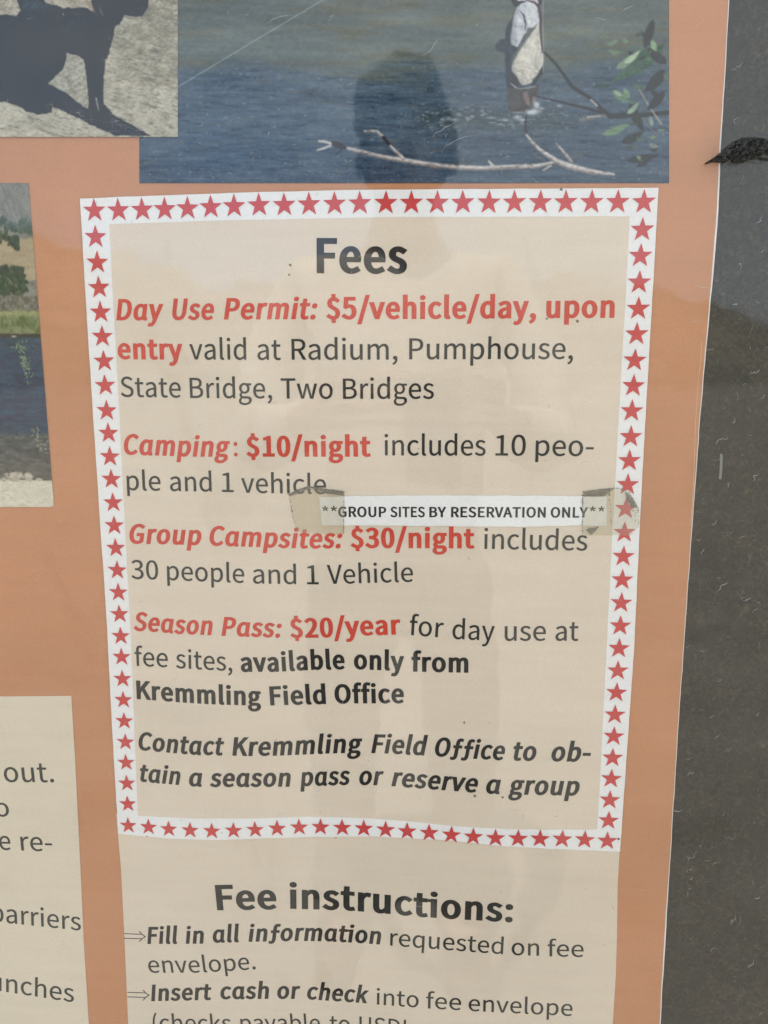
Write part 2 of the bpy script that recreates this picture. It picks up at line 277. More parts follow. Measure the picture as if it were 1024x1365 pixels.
o 849 493 -11,558 8,617 41,670 86,714 143,747 211,768 290,776 380,768 470,747 549,714 618,670 675,617 720,558 753,493 773,424 780,356 773,291 753,231 720,179 675,135 618,102 549,80 470,73 380,80 290,102 211,135 143,179 86,231 41,291 8,356 -11,424 -18;377 94,334 109,297 134,265 168,239 210,220 260,209 317,204 380,209 442,220 499,239 549,265 592,297 626,334 651,377 667,424 672,472 667,514 651,552 626,584 592,610 549,630 499,642 442,646 380,642 317,630 260,610 210,584 168,552 134,514 109,472 94,424 88
p 868 258 -321,258 -63,254 70,306 32,359 4,411 -12,464 -18,528 -11,588 9,644 43,694 89,735 148,767 218,787 300,794 392,789 476,774 552,750 618,716 674,673 719,622 753,561 773,492 780,459 778,426 771,363 748,304 713,249 672,246 672,234 761,129 761,129 -321;402 94,356 107,308 131,258 168,258 569,311 613,362 646,412 666,459 672,510 667,552 652,587 628,615 595,636 554,650 506,658 452,661 391,657 324,645 265,625 213,599 170,567 135,530 110,488 95,443 90
q 868 739 -321,739 761,637 761,625 689,622 689,572 728,521 757,466 774,403 780,339 773,279 752,223 718,174 672,133 615,101 546,81 468,74 380,80 290,96 210,123 142,160 86,205 41,259 8,320 -12,388 -18,421 -16,452 -10,513 12,568 46,618 88,611 -50,611 -321;369 95,327 109,291 133,261 166,237 208,220 258,209 316,206 381,210 443,223 500,243 549,270 592,303 626,340 651,381 667,426 672,472 668,518 654,564 629,611 592,611 193,563 148,516 115,467 96,416 90
r 543 258 0,258 489,278 533,300 571,324 601,348 625,374 643,399 656,424 663,448 665,488 662,522 653,546 763,509 776,465 780,434 777,403 769,374 756,346 737,319 714,294 687,249 622,246 622,234 761,129 761,129 0
s 655 391 -14,446 0,494 21,533 48,564 82,586 120,599 162,604 207,598 257,583 298,560 333,530 361,494 385,455 405,373 438,311 462,259 489,238 505,222 524,212 545,209 570,211 592,217 613,228 632,243 648,263 662,287 672,316 678,350 681,398 675,442 661,483 640,522 613,584 693,536 727,480 755,417 773,349 780,290 776,238 763,193 744,155 717,126 686,104 649,91 608,87 564,92 519,106 481,129 448,158 420,191 397,229 377,308 345,371 320,426 290,449 272,466 251,478 227,482 200,479 176,473 154,461 134,445 116,424 102,398 91,367 84,332 81,268 88,210 106,157 135,106 172,45 87,104 45,173 12,248 -10,288 -16,328 -18
t 528 403 -16,439 -9,508 10,483 106,441 92,396 85,366 88,341 95,320 107,304 124,293 144,285 169,279 231,279 657,486 657,486 761,279 761,279 975,172 975,158 761,38 754,38 657,151 657,151 235,154 181,162 131,177 88,199 51,228 22,265 0,311 -14,367 -18
u 850 389 -16,424 -8,458 3,489 19,548 63,602 119,606 119,616 0,723 0,723 761,595 761,595 221,543 163,494 123,470 110,444 100,418 94,389 92,354 95,324 104,300 119,280 140,265 168,255 203,249 245,246 294,246 761,118 761,118 279,121 210,132 150,149 99,174 57,207 24,247 1,295 -13,352 -18
v 730 443 0,711 761,585 761,441 328,371 104,364 104,294 328,151 761,18 761,293 0
w 1123 398 0,506 408,557 629,564 629,616 410,725 0,881 0,1087 761,964 761,853 321,807 109,800 109,746 321,627 761,503 761,384 321,333 109,326 109,282 321,168 761,38 761,249 0
y 730 195 -323,242 -307,284 -284,320 -252,352 -213,380 -168,404 -118,426 -64,711 761,587 761,450 339,388 123,381 123,305 339,151 761,18 761,324 -1,307 -59,278 -124,261 -152,241 -176,219 -196,194 -210,166 -219,136 -223,104 -218,77 -210,52 -312,92 -324,141 -328
ƒ 777 319 541,282 196,264 91,252 49,236 15,216 -12,192 -32,163 -44,129 -48,89 -44,52 -32,28 -127,76 -145,107 -151,141 -153,202 -147,252 -129,294 -101,328 -63,355 -17,375 38,390 100,401 168,441 541,648 541,648 639,452 639,464 737,478 814,490 848,505 879,523 904,546 923,574 935,606 940,657 933,695 920,723 1017,668 1036,635 1042,599 1045,542 1040,492 1024,451 999,416 964,388 919,366 864,350 800,339 727,329 639,290 639,182 632,182 541
ɑ 875 423 -16,457 -9,519 15,574 50,622 92,626 92,641 41,652 22,666 7,682 -5,701 -12,746 -18,785 -15,815 -7,798 91,773 88,760 91,749 101,742 118,739 143,739 761,636 761,625 686,622 686,572 727,521 756,466 774,406 780,341 773,280 752,224 718,174 672,133 615,101 546,81 468,74 380,80 290,96 210,123 142,160 86,205 41,259 8,320 -12,388 -18;369 95,327 109,291 133,261 166,237 208,220 258,209 316,206 381,210 443,223 500,243 549,270 592,303 626,340 651,381 667,426 672,472 668,518 654,564 629,611 592,611 193,563 148,516 115,467 96,416 90'''
# ------------------------------------------------------------------ lettering
CAPU = 1027.0
font = {}
for row in GLYPHS.split('\n'):
    ch = row[0]; adv, _, rest = row[2:].partition(' ')
    cs = []
    if rest:
        for c in rest.split(';'):
            cs.append(np.array([[float(t) for t in q.split(' ')] for q in c.split(',')]) / CAPU)
    font[ch] = (float(adv) / CAPU, cs)

def winding(p, contours):
    wn = np.zeros(len(p), int)
    for c in contours:
        a = c; b = np.roll(c, -1, 0)
        for (x0, y0), (x1, y1) in zip(a, b):
            s = (x1-x0)*(p[:, 1]-y0) - (p[:, 0]-x0)*(y1-y0)
            wn += ((y0 <= p[:, 1]) & (y1 > p[:, 1]) & (s > 0)).astype(int)
            wn -= ((y0 > p[:, 1]) & (y1 <= p[:, 1]) & (s < 0)).astype(int)
    return wn
glyph_cache = {}
def glyph(ch, ox, oy, shear):
    key = (ch, ox, oy, shear)
    if key in glyph_cache: return glyph_cache[key]
    adv, cs = font[ch]
    if not cs:
        glyph_cache[key] = (adv + ox, np.zeros((0, 2)), []); return glyph_cache[key]
    areas = [0.5*np.sum(c[:, 0]*np.roll(c[:, 1], -1) - np.roll(c[:, 0], -1)*c[:, 1]) for c in cs]
    sgn = 1 if areas[int(np.argmax(np.abs(areas)))] > 0 else -1
    out = []
    for c in cs:
        if sgn < 0: c = c[::-1]
        prv = np.roll(c, 1, 0); nxt = np.roll(c, -1, 0)
        e1 = c - prv; e2 = nxt - c
        e1 /= np.linalg.norm(e1, axis=1)[:, None] + 1e-12
        e2 /= np.linalg.norm(e2, axis=1)[:, None] + 1e-12
        n1 = np.stack([e1[:, 1], -e1[:, 0]], 1); n2 = np.stack([e2[:, 1], -e2[:, 0]], 1)
        nn = n1 + n2
        l2 = np.maximum((nn**2).sum(1), 0.35)
        nn = 2*nn / l2[:, None]
        d = c + nn * np.array([ox, oy])
        d[:, 1] = d[:, 1] * (1 - oy*1.0) 
        d[:, 0] += ox + d[:, 1]*shear
        out.append(d)
    verts = []; edges = []
    for d in out:
        k = len(verts); n = len(d)
        verts += [Vector((float(a), float(b))) for a, b in d]
        edges += [(k+i, k+(i+1) % n) for i in range(n)]
    vo, eo, fo, _, _, _ = geometry.delaunay_2d_cdt(verts, edges, [], 0, 1e-5)
    V = np.array([[v.x, v.y] for v in vo])
    F = [f for f in fo if len(f) == 3]
    cen = np.array([V[list(f)].mean(0) for f in F])
    wn = winding(cen, out)
    F = [tuple(f) for f, q in zip(F, wn) if q != 0]
    glyph_cache[key] = (adv + 2*ox*0.75, V, F)
    return glyph_cache[key]

STYLES = {   # extra weight in x and y, slant
    'regular': (0.011, 0.006, 0.0),
    'bold': (0.066, 0.036, 0.0),
    'heavy': (0.054, 0.030, 0.0),
    'bold_italic': (0.062, 0.034, 0.20),
    'label': (0.02, 0.01, 0.0),
}
def print_words(words, style, cap, mat, y, parent, name='text_line', line=None, label=None):
    """words: (text, x0, y0, x1, y1) ink start/end and baseline in the photograph; cap: capital height left and right"""
    ox, oy, sh = STYLES[style]
    src = line if line is not None else words
    bx = []; by = []
    for wd in src:
        bx += [wd[1], wd[3]]; by += [wd[2], wd[4]]
    o = np.argsort(bx); bx = np.array(bx)[o]; by = np.array(by)[o]
    VV = []; FF = []; off = 0
    for text, x0, y0, x1, y1 in words:
        if style == 'bold_italic': text = text.replace('a', 'ɑ').replace('f', 'ƒ')
        pen = 0.0; gv = []; gf = []; prev = None; k = 0
        for i, ch in enumerate(text):
            s = sh * (0.35 if ch == 'ƒ' else 1)
            adv, V, F = glyph(ch, ox, oy, s)
            if ch == ' ': adv *= 1.05
            if len(V):
                gv.append(V + np.array([pen + (0.02 if ch == 'ƒ' else 0), 0])); gf += [tuple(j + k for j in f) for f in F]; k += len(V)
            if ch == 't' and text[i+1:i+2] == 'i' and ox > 0.02:   # joined bar of the ti pair
                bw = 0.075 + oy
                q = np.array([[0.25, 0.715-bw], [adv+0.16, 0.715-bw], [adv+0.16, 0.715+0.01], [0.25, 0.715+0.01]])
                q[:, 0] += q[:, 1]*s + pen
                gv.append(q); gf += [(k, k+1, k+2), (k, k+2, k+3)]; k += 4
            pen += adv - (0.13 if ch == 'ƒ' else 0)
        V = np.concatenate(gv)
        a, b = V[:, 0].min(), V[:, 0].max()
        t = (V[:, 0] - a) / (b - a)
        px = x0 + (x1 - x0) * t
        base = np.interp(px, bx, by)
        if len(src) == 1 and len(bx) == 2: base = y0 + (y1-y0)*t
        h = cap[0] + (cap[1]-cap[0]) * np.clip((px - bx[0]) / max(bx[-1]-bx[0], 1), 0, 1)
        # along the sheet: foot of the letter on the baseline, then up by the letter's height
        X0, Z0 = at_np(px, base, y); X1, Z1 = at_np(px, base - h, y)
        Xp, Zp = at_np(px + 1, np.interp(px + 1, bx, by)); Xm, Zm = at_np(px - 1, np.interp(px - 1, bx, by))
        H = np.hypot(X1-X0, Z1-Z0)
        slope = (Zp - Zm) / (Xp - Xm)
        slope = np.full_like(slope, slope.mean()) * 0.8
        X = X0 - V[:, 1]*H*slope; Z = Z0 + V[:, 1]*H
        for xx, zz in zip(X, Z): VV.append((xx, y, zz))
        FF += [tuple(j + off for j in f) for f in gf]; off += len(V)
    F2 = []
    for f in FF:
        p, q, r = (VV[i] for i in f)
        s = (q[0]-p[0])*(r[2]-p[2]) - (r[0]-p[0])*(q[2]-p[2])
        F2.append(f if s > 0 else f[::-1])
    o = mesh_obj(name, VV, F2, mat, parent)
    if label: o['label'] = label
    return o
# ------------------------------------------------------------------ printed photographs: painted into the sheet's own print colours
class Print:
    def __init__(s, x0, y0, x1, y1, S=1.0, seed=1):
        s.x0, s.y0, s.S = x0, y0, S
        s.nx = int(round((x1-x0)*S))+1; s.ny = int(round((y1-y0)*S))+1
        s.X, s.Y = np.meshgrid(np.linspace(x0, x1, s.nx), np.linspace(y0, y1, s.ny))
        s.c = np.zeros((s.ny, s.nx, 3)); s.r = np.random.RandomState(seed)
    def noise(s, sx, sy, oct=3, ang=0.0):
        out = np.zeros_like(s.X); amp = 1.0; tot = 0
        ca, sa = math.cos(ang), math.sin(ang)
        U = (s.X-s.x0)*ca + (s.Y-s.y0)*sa; V = -(s.X-s.x0)*sa + (s.Y-s.y0)*ca
        for o in range(oct):
            g = s.r.rand(256, 256)
            u = U/sx*(2**o) + 50; v = V/sy*(2**o) + 50
            iu = np.floor(u).astype(int); iv = np.floor(v).astype(int)
            fu = u-iu; fv = v-iv; fu = fu*fu*(3-2*fu); fv = fv*fv*(3-2*fv)
            a = g[iv % 256, iu % 256]; b = g[iv % 256, (iu+1) % 256]
            c = g[(iv+1) % 256, iu % 256]; d = g[(iv+1) % 256, (iu+1) % 256]
            out += amp*((a*(1-fu)+b*fu)*(1-fv) + (c*(1-fu)+d*fu)*fv); tot += amp; amp *= 0.6
        return out/tot
    def mix(s, m, col):
        m = np.clip(m, 0, 1)[..., None]
        s.c = s.c*(1-m) + np.asarray(col, float)*m
    def sdf(s, P):
        """signed distance to a polygon, negative inside"""
        d = np.full_like(s.X, 1e9); ins = np.zeros(s.X.shape, bool)
        n = len(P)
        for i in range(n):
            (ax, ay), (bx, by) = P[i], P[(i+1) % n]
            ex, ey = bx-ax, by-ay
            t = np.clip(((s.X-ax)*ex + (s.Y-ay)*ey) / (ex*ex+ey*ey+1e-9), 0, 1)
            d = np.minimum(d, (s.X-ax-t*ex)**2 + (s.Y-ay-t*ey)**2)
            cr = (ay > s.Y) != (by > s.Y)
            with np.errstate(divide='ignore', invalid='ignore'):
                ins ^= cr & (s.X < ex*(s.Y-ay)/(ey if ey else 1e-9) + ax)
        d = np.sqrt(d)
        return np.where(ins, -d, d)
    def poly(s, P, col, soft=0.8, wob=0.0, wsx=6, wsy=6, a=1.0):
        d = s.sdf(P)
        if wob: d = d + (s.noise(wsx, wsy, 3)-0.5)*2*wob
        m = np.clip(0.5 - d/(2*soft), 0, 1)*a
        s.mix(m, col); return m
    def stroke(s, P, W, col, soft=0.7, a=1.0, shade=None):
        """tapered line; W: width at each point; shade: colour of the underside"""
        best = np.full_like(s.X, 1e9); low = np.zeros_like(s.X)
        for i in range(len(P)-1):
            (ax, ay), (bx, by) = P[i], P[i+1]
            xm0, xm1 = min(ax, bx)-12, max(ax, bx)+12
            ex, ey = bx-ax, by-ay
            t = np.clip(((s.X-ax)*ex + (s.Y-ay)*ey) / (ex*ex+ey*ey+1e-9), 0, 1)
            d = np.hypot(s.X-ax-t*ex, s.Y-ay-t*ey) - (W[i]+(W[i+1]-W[i])*t)/2
            k = d < best; best = np.where(k, d, best)
            low = np.where(k, (s.Y-ay-t*ey)/((W[i]+(W[i+1]-W[i])*t)/2+0.3), low)
        m = np.clip(0.5 - best/(2*soft), 0, 1)*a
        s.mix(m, col)
        if shade is not None:
            s.mix(m*np.clip(low*0.9+0.1, 0, 0.85), shade)
            s.c += (m*((s.noise(3.5, 2.2, 3)-0.5)*70))[..., None]
            s.mix(m*np.clip((s.noise(9, 3, 2)-0.62)*8, 0, 1)*0.6, (104, 98, 96))
    def leaf(s, a, b, wdt, col, dark=None):
        P = []
        ax, ay = a; bx, by = b; nx, ny = -(by-ay), (bx-ax); L = math.hypot(nx, ny); nx /= L; ny /= L
        for k in range(9):
            t = k/8; q = math.sin(math.pi*t**0.8)*wdt/2; P.append((ax+(bx-ax)*t+nx*q, ay+(by-ay)*t+ny*q+math.sin(math.pi*t)*1.5))
        for k in range(7, 0, -1):
            t = k/8; q = math.sin(math.pi*t**0.8)*wdt/2; P.append((ax+(bx-ax)*t-nx*q, ay+(by-ay)*t-ny*q+math.sin(math.pi*t)*1.5))
        m = s.poly(P, col, 0.7)
        s.mix(m*np.clip((s.noise(5, 3, 2)-0.45)*3, 0, 1)*0.6, np.array(col)*0.78)
        if dark: s.stroke([a, ((ax+bx)/2, (ay+by)/2+1.5), b], [0.4, 0.9, 0.3], dark, 0.5, 0.7)
    def soften(s, k=1):
        for _ in range(k):
            c = np.pad(s.c, ((1, 1), (1, 1), (0, 0)), 'edge')
            s.c = (c[1:-1, 1:-1]*4 + (c[:-2, 1:-1]+c[2:, 1:-1]+c[1:-1, :-2]+c[1:-1, 2:])*2 + c[:-2, :-2]+c[2:, 2:]+c[:-2, 2:]+c[2:, :-2])/16
    def build(s, name, y, mat, outline_fix=None, th=0.0003):
        X, Z = at_np(s.X, s.Y, y) if outline_fix is None else at_np(*outline_fix(s.X, s.Y), y)
        n = s.nx*s.ny
        co = np.stack([X.ravel(), np.full(n, y), Z.ravel()], 1)
        idx = np.arange(n).reshape(s.ny, s.nx)
        q = np.stack([idx[:-1, :-1], idx[1:, :-1], idx[1:, 1:], idx[:-1, 1:]], -1).reshape(-1, 4)
        # closed: rim down to the back layer
        rim = np.concatenate([idx[0, :], idx[1:, -1], idx[-1, -2::-1], idx[-2:0:-1, 0]])
        back = co[rim].copy(); back[:, 1] += th
        k = len(rim); br = n + np.arange(k)
        rq = np.stack([rim, np.roll(rim, -1), np.roll(br, -1), br], 1)
        co = np.concatenate([co, back])
        me = bpy.data.meshes.new(name)
        F = np.concatenate([q, rq])
        me.vertices.add(len(co)); me.vertices.foreach_set('co', co.ravel())
        me.loops.add(F.size); me.loops.foreach_set('vertex_index', F.ravel().astype(np.int32))
        me.polygons.add(len(F)); me.polygons.foreach_set('loop_start', np.arange(0, F.size, 4, dtype=np.int32))
        me.update(calc_edges=True)
        at_ = me.color_attributes.new('print', 'FLOAT_COLOR', 'POINT')
        cc = np.ones((len(co), 4)); cc[:n, :3] = alb(np.clip(s.c, 0, 255), VEIL_TOP).reshape(-1, 3)
        cc[n:, :3] = 0.5
        at_.data.foreach_set('color', cc.ravel().astype(np.float32))
        me.materials.append(mat); me.validate()
        o = bpy.data.objects.new(name, me); return link(o)

def river_print():
    p = Print(186, -14, 892, 244, 1.15, 5)
    t = np.clip(p.Y/243, 0, 1)
    edge = 78 + (p.noise(90, 30, 3)-0.5)*55 - 0*p.X
    low = np.clip((p.Y-edge)/26, 0, 1)
    p.c[:] = 0
    p.mix(np.ones_like(t), (103, 113, 112))
    p.mix(np.clip(1-p.Y/60, 0, 1)*0.5, (97, 104, 104))
    p.mix(low, (90, 105, 118))
    p.mix(low*np.clip((p.Y-110)/110, 0, 1), (82, 97, 112))
    olive = np.clip((p.noise(70, 9, 3)-0.52)*7, 0, 1)
    p.mix(olive*(1-low)*0.7, (106, 109, 98))
    r = p.noise(26, 3.0, 4, 0.02); r2 = p.noise(9, 1.6, 3, -0.03); r3 = p.noise(60, 7, 3, 0.04)
    big = p.noise(120, 22, 3, 0.05)
    p.c += ((big-0.5)*26)[..., None]
    p.c += ((r-0.5)*19 + (r2-0.5)*15)[..., None]*np.array([1, 1, 1.05])*(0.35+0.65*low)[..., None]
    p.c += ((r3-0.5)*16)[..., None]*np.array([0.95, 1.0, 0.9])
    p.mix(np.clip((r-0.63)*7, 0, 1)*low*0.6, (98, 115, 134))
    p.mix(np.clip((0.38-r)*8, 0, 1)*low*0.4, (60, 72, 86))
    p.mix(np.clip((p.noise(14, 2.2, 3)-0.66)*9, 0, 1)*low*0.5, (104, 104, 100))
    # riffle band below the angler
    band = np.exp(-((p.Y-158-(p.X-600)*0.02)/16)**2)*np.clip((p.X-540)/30, 0, 1)*np.clip((790-p.X)/60, 0, 1)
    p.mix(band*0.55, (72, 82, 84))
    p.mix(band*np.clip((p.noise(6, 2.4, 3)-0.60)*9, 0, 1)*0.75, (150, 156, 160))
    gl = np.clip((p.noise(3.2, 1.6, 2)-0.80)*14, 0, 1)*low
    p.mix(gl*0.55, (170, 180, 190))
    # angler in pale waders, seen from the side
    q = lambda *a: [(660+x/8.03, y/8.03) for x, y in a]
    p.poly(q((60,420),(0,480),(8,540),(60,556),(110,560),(125,500),(110,420)), (74, 84, 92), 0.8)
    p.poly(q((210,105),(190,180),(150,240),(120,290),(105,420),(105,560),(110,760),(130,980),(150,1200),(230,1215),(380,1180),(400,1060),(300,900),(180,760),(180,640),(260,520),(190,420)), (70, 80, 89), 1.1)
    p.poly(q((130,960),(155,1200),(230,1215),(380,1175),(410,1090),(455,1040),(470,900),(400,930),(280,950),(180,930)), (84, 85, 86), 1.1, 0.8)
    p.c += (np.clip(1-np.abs(p.X-690)/34, 0, 1)*np.clip((p.Y-40)/30, 0, 1)*np.clip((152-p.Y)/8, 0, 1)*(p.X < 722)*(p.X > 672)*((p.noise(5, 9, 4, 0.3)-0.5)*36))[..., None]
    p.poly(q((290,1000),(340,970),(370,1060),(380,1150),(330,1110)), (122, 114, 112), 0.6)
    p.poly(q((400,1040),(450,1020),(440,1090),(395,1110)), (126, 120, 116), 0.6)
    p.poly(q((160,-90),(480,-90),(500,40),(440,60),(350,20),(270,40),(240,76),(205,66),(180,20)), (52, 56, 62), 0.7)
    p.poly(q((215,-60),(440,-60),(470,40),(300,10),(240,12)), (190, 192, 198), 0.7)
    sh = p.poly(q((240,72),(285,35),(350,18),(430,40),(468,95),(478,180),(474,232),(440,268),(400,302),(345,300),(328,365),(300,420),(272,488),(235,505),(178,478),(166,420),(175,350),(188,260),(205,150)), (190, 195, 203), 0.7, 0.4)
    p.mix(sh*np.clip((p.noise(4, 6, 3, 0.4)-0.55)*6, 0, 1)*0.6, (140, 146, 158))
    p.mix(sh*np.clip((p.noise(3, 3, 2)-0.6)*6, 0, 1)*0.5, (214, 217, 222))
    p.stroke(q((262,110),(310,170),(330,260),(322,320)), [0.6, 2.6, 2.2, 1.2], (66, 72, 80), 0.7)
    p.stroke(q((322,370),(290,440),(250,500)), [2.5, 2.6, 1.5], (68, 76, 84), 0.8)
    wd = p.poly(q((476,225),(420,310),(340,430),(262,530),(205,640),(178,700),(178,765),(235,820),(262,880),(292,915),(375,893),(440,838),(498,740),(522,640),(515,560),(492,440),(482,330)), (196, 194, 186), 0.7, 0.4)
    p.mix(wd*np.clip((p.noise(5, 12, 3, 0.5)-0.5)*5, 0, 1)*0.4, (160, 160, 156))
    p.mix(wd*np.clip((p.noise(4, 3, 2)-0.62)*7, 0, 1)*0.5*(p.Y > 75), (140, 138, 132))
    p.stroke(q((430,300),(330,440),(240,580),(190,680)), [0.6, 1.6, 1.8, 0.8], (120, 122, 120), 0.8, 0.8)
    p.poly(q((345,300),(430,295),(380,360),(300,470),(250,545),(200,620),(180,600),(240,520),(300,430),(330,370)), (96, 102, 104), 0.9, a=0.85)
    p.poly(q((500,712),(516,785),(470,840),(440,882),(402,935),(400,850),(450,805)), (64, 68, 72), 0.7)
    p.poly(q((178,760),(225,815),(262,890),(290,915),(240,905),(190,880),(165,800)), (72, 76, 78), 0.7)
    # soft shading: both garments turn away from the light on their left side
    fig = np.clip(sh + wd, 0, 1)
    xl = 660 + np.interp(p.Y*8.03, [0, 150, 300, 480, 650, 760, 920], [230, 200, 182, 190, 176, 180, 290])/8.03
    p.mix(fig*np.clip(1-(p.X-xl)/7, 0, 1)*0.5, (118, 122, 126))
    p.mix(fig*np.exp(-((p.X-xl-22)/6)**2)*0.25, (222, 220, 212))
    p.c += (fig*((p.noise(7, 3.5, 4, 0.8)-0.5)*44 + (p.noise(3, 6, 3, 0.2)-0.5)*30))[..., None]
    for k, (a_, b_, c_) in enumerate((((455,300),(400,480),(350,700)), ((470,420),(440,600),(420,780)), ((400,420),(320,560),(262,700)), ((490,520),(478,650),(452,760)), ((300,560),(262,660),(250,780)))):
        p.stroke(q(a_, b_, c_), [0.5, 1.5, 0.6], (158, 157, 150) if k % 2 else (214, 211, 202), 0.9, 0.55)
    for y_ in range(110, 490, 44):
        p.stroke(q((180+max(0, 240-y_)*0.2, y_+14), (300, y_), (330, y_+8)), [0.5, 0.7, 0.4], (146, 152, 166), 0.6, 0.5)
    for a_, b_ in (((215,680),(300,655)), ((200,740),(310,790)), ((240,800),(330,840)), ((300,700),(400,745)), ((330,860),(400,850))):
        p.stroke(q(a_, b_), [0.6, 1.2], (146, 143, 135), 0.8, 0.7)
    p.stroke(q((170,895),(220,935),(260,950),(350,942),(430,925)), [0.8, 1.2, 0.5, 0.9, 0.8], (196, 196, 194), 0.5)
    p.stroke(q((330,0),(420,22),(468,75),(482,160),(490,205)), [1.5, 2.6, 3.2, 3.4, 4.0], (92, 72, 80), 0.6)
    p.stroke(q((490,205),(484,300),(495,420),(510,560)), [3.0, 2.6, 2.6, 2.2], (84, 74, 82), 0.6)
    p.stroke(q((515,20),(512,200),(515,400),(520,560),(515,780)), [0.8, 0.5, 0.9, 0.7, 0.4], (176, 182, 190), 0.5, 0.8)
    for x, y, sx, sy, a in ((400,1200,8,3.4,.9),(445,1125,3.6,4,.85),(240,1255,5,2.2,.7),(110,1285,5,1.6,.5),(500,1160,3,1.4,.6),(690,1135,3,1.2,.6),(60,1330,4,1.2,.4),(585,1075,3,1,.4),(300,1285,7,1.4,.5)):
        cx, cy = 660+x/8.03, y/8.03
        g = np.exp(-(((p.X-cx)/sx)**2 + ((p.Y-cy)/sy)**2))
        p.mix(np.clip(g*1.4 + (p.noise(3, 2, 2)-0.5)*1.1*g, 0, 1)*a, (196, 202, 208))
    for x, y, sx in ((598,159,9),(606,160,5),(655,157,7),(690,150,9)):
        p.mix(np.exp(-(((p.X-x)/sx)**2+((p.Y-y)/1.3)**2))*0.6, (168, 176, 184))
    # bare branches
    dk, pale, und = (58, 62, 66), (190, 186, 184), (96, 92, 94)
    p.stroke([(726,70),(740,84),(751,98.5),(763,116),(786,130),(800,144),(814,155)], [2.5,3.4,3.4,4.6,4.2,5,5.5], dk, 0.7)
    p.stroke([(814,155),(839,154),(862,153),(891,150)], [6.5,6,5.5,5.5], (54, 60, 60), 0.8)
    p.stroke([(788,133),(796,141)], [3, 3], (170, 166, 166), 0.7, 0.9)
    p.stroke([(714,128),(751,137),(779,143.5),(802,150)], [1.8,2.6,3.4,4.0], (66, 70, 74), 0.7)
    p.stroke([(774,160),(786,157),(806,154)], [4.5,5,4], (116, 116, 116), 0.8); p.stroke([(783,156),(800,154.5)], [2,1.6], (170,168,166), 0.6)
    p.stroke([(701.7,154.7),(700.5,170),(702,180)], [2.5,3.2,3.4], (70, 74, 80), 0.7)
    p.stroke([(702,180),(710,190),(719,199),(730,207)], [3.2,3.6,4.6,5.4], pale, 0.7, shade=und)
    p.stroke([(706,200),(716,208),(726,214)], [1.6,2.6,3], (96, 98, 104), 0.9, 0.8)
    p.stroke([(728,205),(742,215),(758,221.5),(786,228.5),(818,232.5)], [5,7.5,8.6,7,3.5], pale, 0.7, shade=und)
    p.stroke([(742,191.6),(750,201),(762,215)], [2.6,3.4,4], (176, 168, 164), 0.7, shade=und)
    p.stroke([(724,227),(734,221)], [2,3], (170,166,164), 0.7)
    p.stroke([(652,215),(657,221)], [2.5,3.5], pale, 0.7)
    p.stroke([(460,197),(481,202),(499,206.5),(523,211.5),(540,213.8),(575,219.8),(610,223),(645,224.3),(680,222.6),(716,221.4),(736,217)], [3.6,5,4.6,5.6,6,6.2,6.2,6.2,6,5.8,4], pale, 0.8, shade=und)
    for x in (470, 505, 560, 612, 655, 695):
        p.stroke([(x, 200+(x-460)*0.12), (x+9, 203+(x-460)*0.11)], [1.2, 1.0], (120,114,112), 0.9, 0.5)
    p.stroke([(444,190.5),(450,193),(460,197)], [6,8.5,4.5], (62, 62, 68), 1.0, 0.95)
    p.stroke([(425,188),(432,188.6),(441,191)], [2.2,3.4,3.2], pale, 0.6)
    p.stroke([(423,200),(431,198),(441,194)], [2,3,2.6], pale, 0.6)
    p.stroke([(455,199),(447,208)], [2,1], (60,64,74), 1.0, 0.8)
    p.stroke([(486,175),(496,174.5),(503,175.5),(511,183)], [2.2,3.4,4,4.2], pale, 0.7, shade=und)
    p.stroke([(511,183),(517,190),(521,195)], [4.2,3.8,3.6], (70,70,76), 0.8)
    p.stroke([(521,195),(529,203),(538,211.5)], [3.8,4,4.4], pale, 0.7, shade=und)
    # leafy twig on the right
    R = lambda x, y: (540+x/2.844, y/2.844)
    stem = (150, 146, 140)
    p.stroke([R(885,335), R(930,410), R(972,470)], [1.6,2.2,2.6], stem, 0.7)
    p.stroke([R(895,445), R(935,490), R(970,525)], [1.2,1.6,1.8], (110,110,110), 0.7)
    p.leaf(R(978,190), R(780,312), 17, (84, 106, 94)); p.leaf(R(985,170), R(815,240), 12, (76, 98, 88))
    p.leaf(R(942,72), R(905,190), 11, (62, 74, 72)); p.leaf(R(992,240), R(915,180), 12, (58,72,68))
    p.leaf(R(985,265), R(908,350), 15, (56, 68, 72)); p.leaf(R(985,345), R(915,420), 12, (60,70,76))
    p.leaf(R(710,328), R(790,318), 6, (76, 92, 92)); p.leaf(R(850,390), R(905,500), 13, (62,76,76)); p.leaf(R(820,542), R(908,495), 12, (64, 78, 80))
    p.leaf(R(842,608), R(965,585), 11, (58, 68, 76)); p.leaf(R(878,632), R(940,585), 8, (60,70,78))
    rl = np.random.RandomState(4)
    for i in range(34):      # smaller, half hidden leaves
        t_ = rl.rand(); x_ = 800+rl.rand()*190; y_ = 110+t_*520; a_ = rl.uniform(-0.6, 0.9)+math.pi*(rl.rand() < .8)
        L_ = rl.uniform(22, 60); gcol = np.array([(62,76,76),(80,98,92),(96,114,100),(118,138,118)][rl.randint(4)])
        if 400 < y_ < 460 or abs(x_-(830+y_*0.2)) > 110: continue
        p.leaf(R(x_, y_), R(x_+math.cos(a_)*L_, y_+math.sin(a_)*L_*0.8), rl.uniform(3, 7), gcol)
    p.stroke([R(985,150), R(960,260), R(925,330), R(900,420)], [1.6,1.6,1.4,1.0], (84,90,88), 0.8, 0.8)
    p.leaf(R(800,262), R(880,200), 10, (128, 148, 130), (96,116,100)); p.leaf(R(830,240), R(893,190), 8, (164, 186, 158))
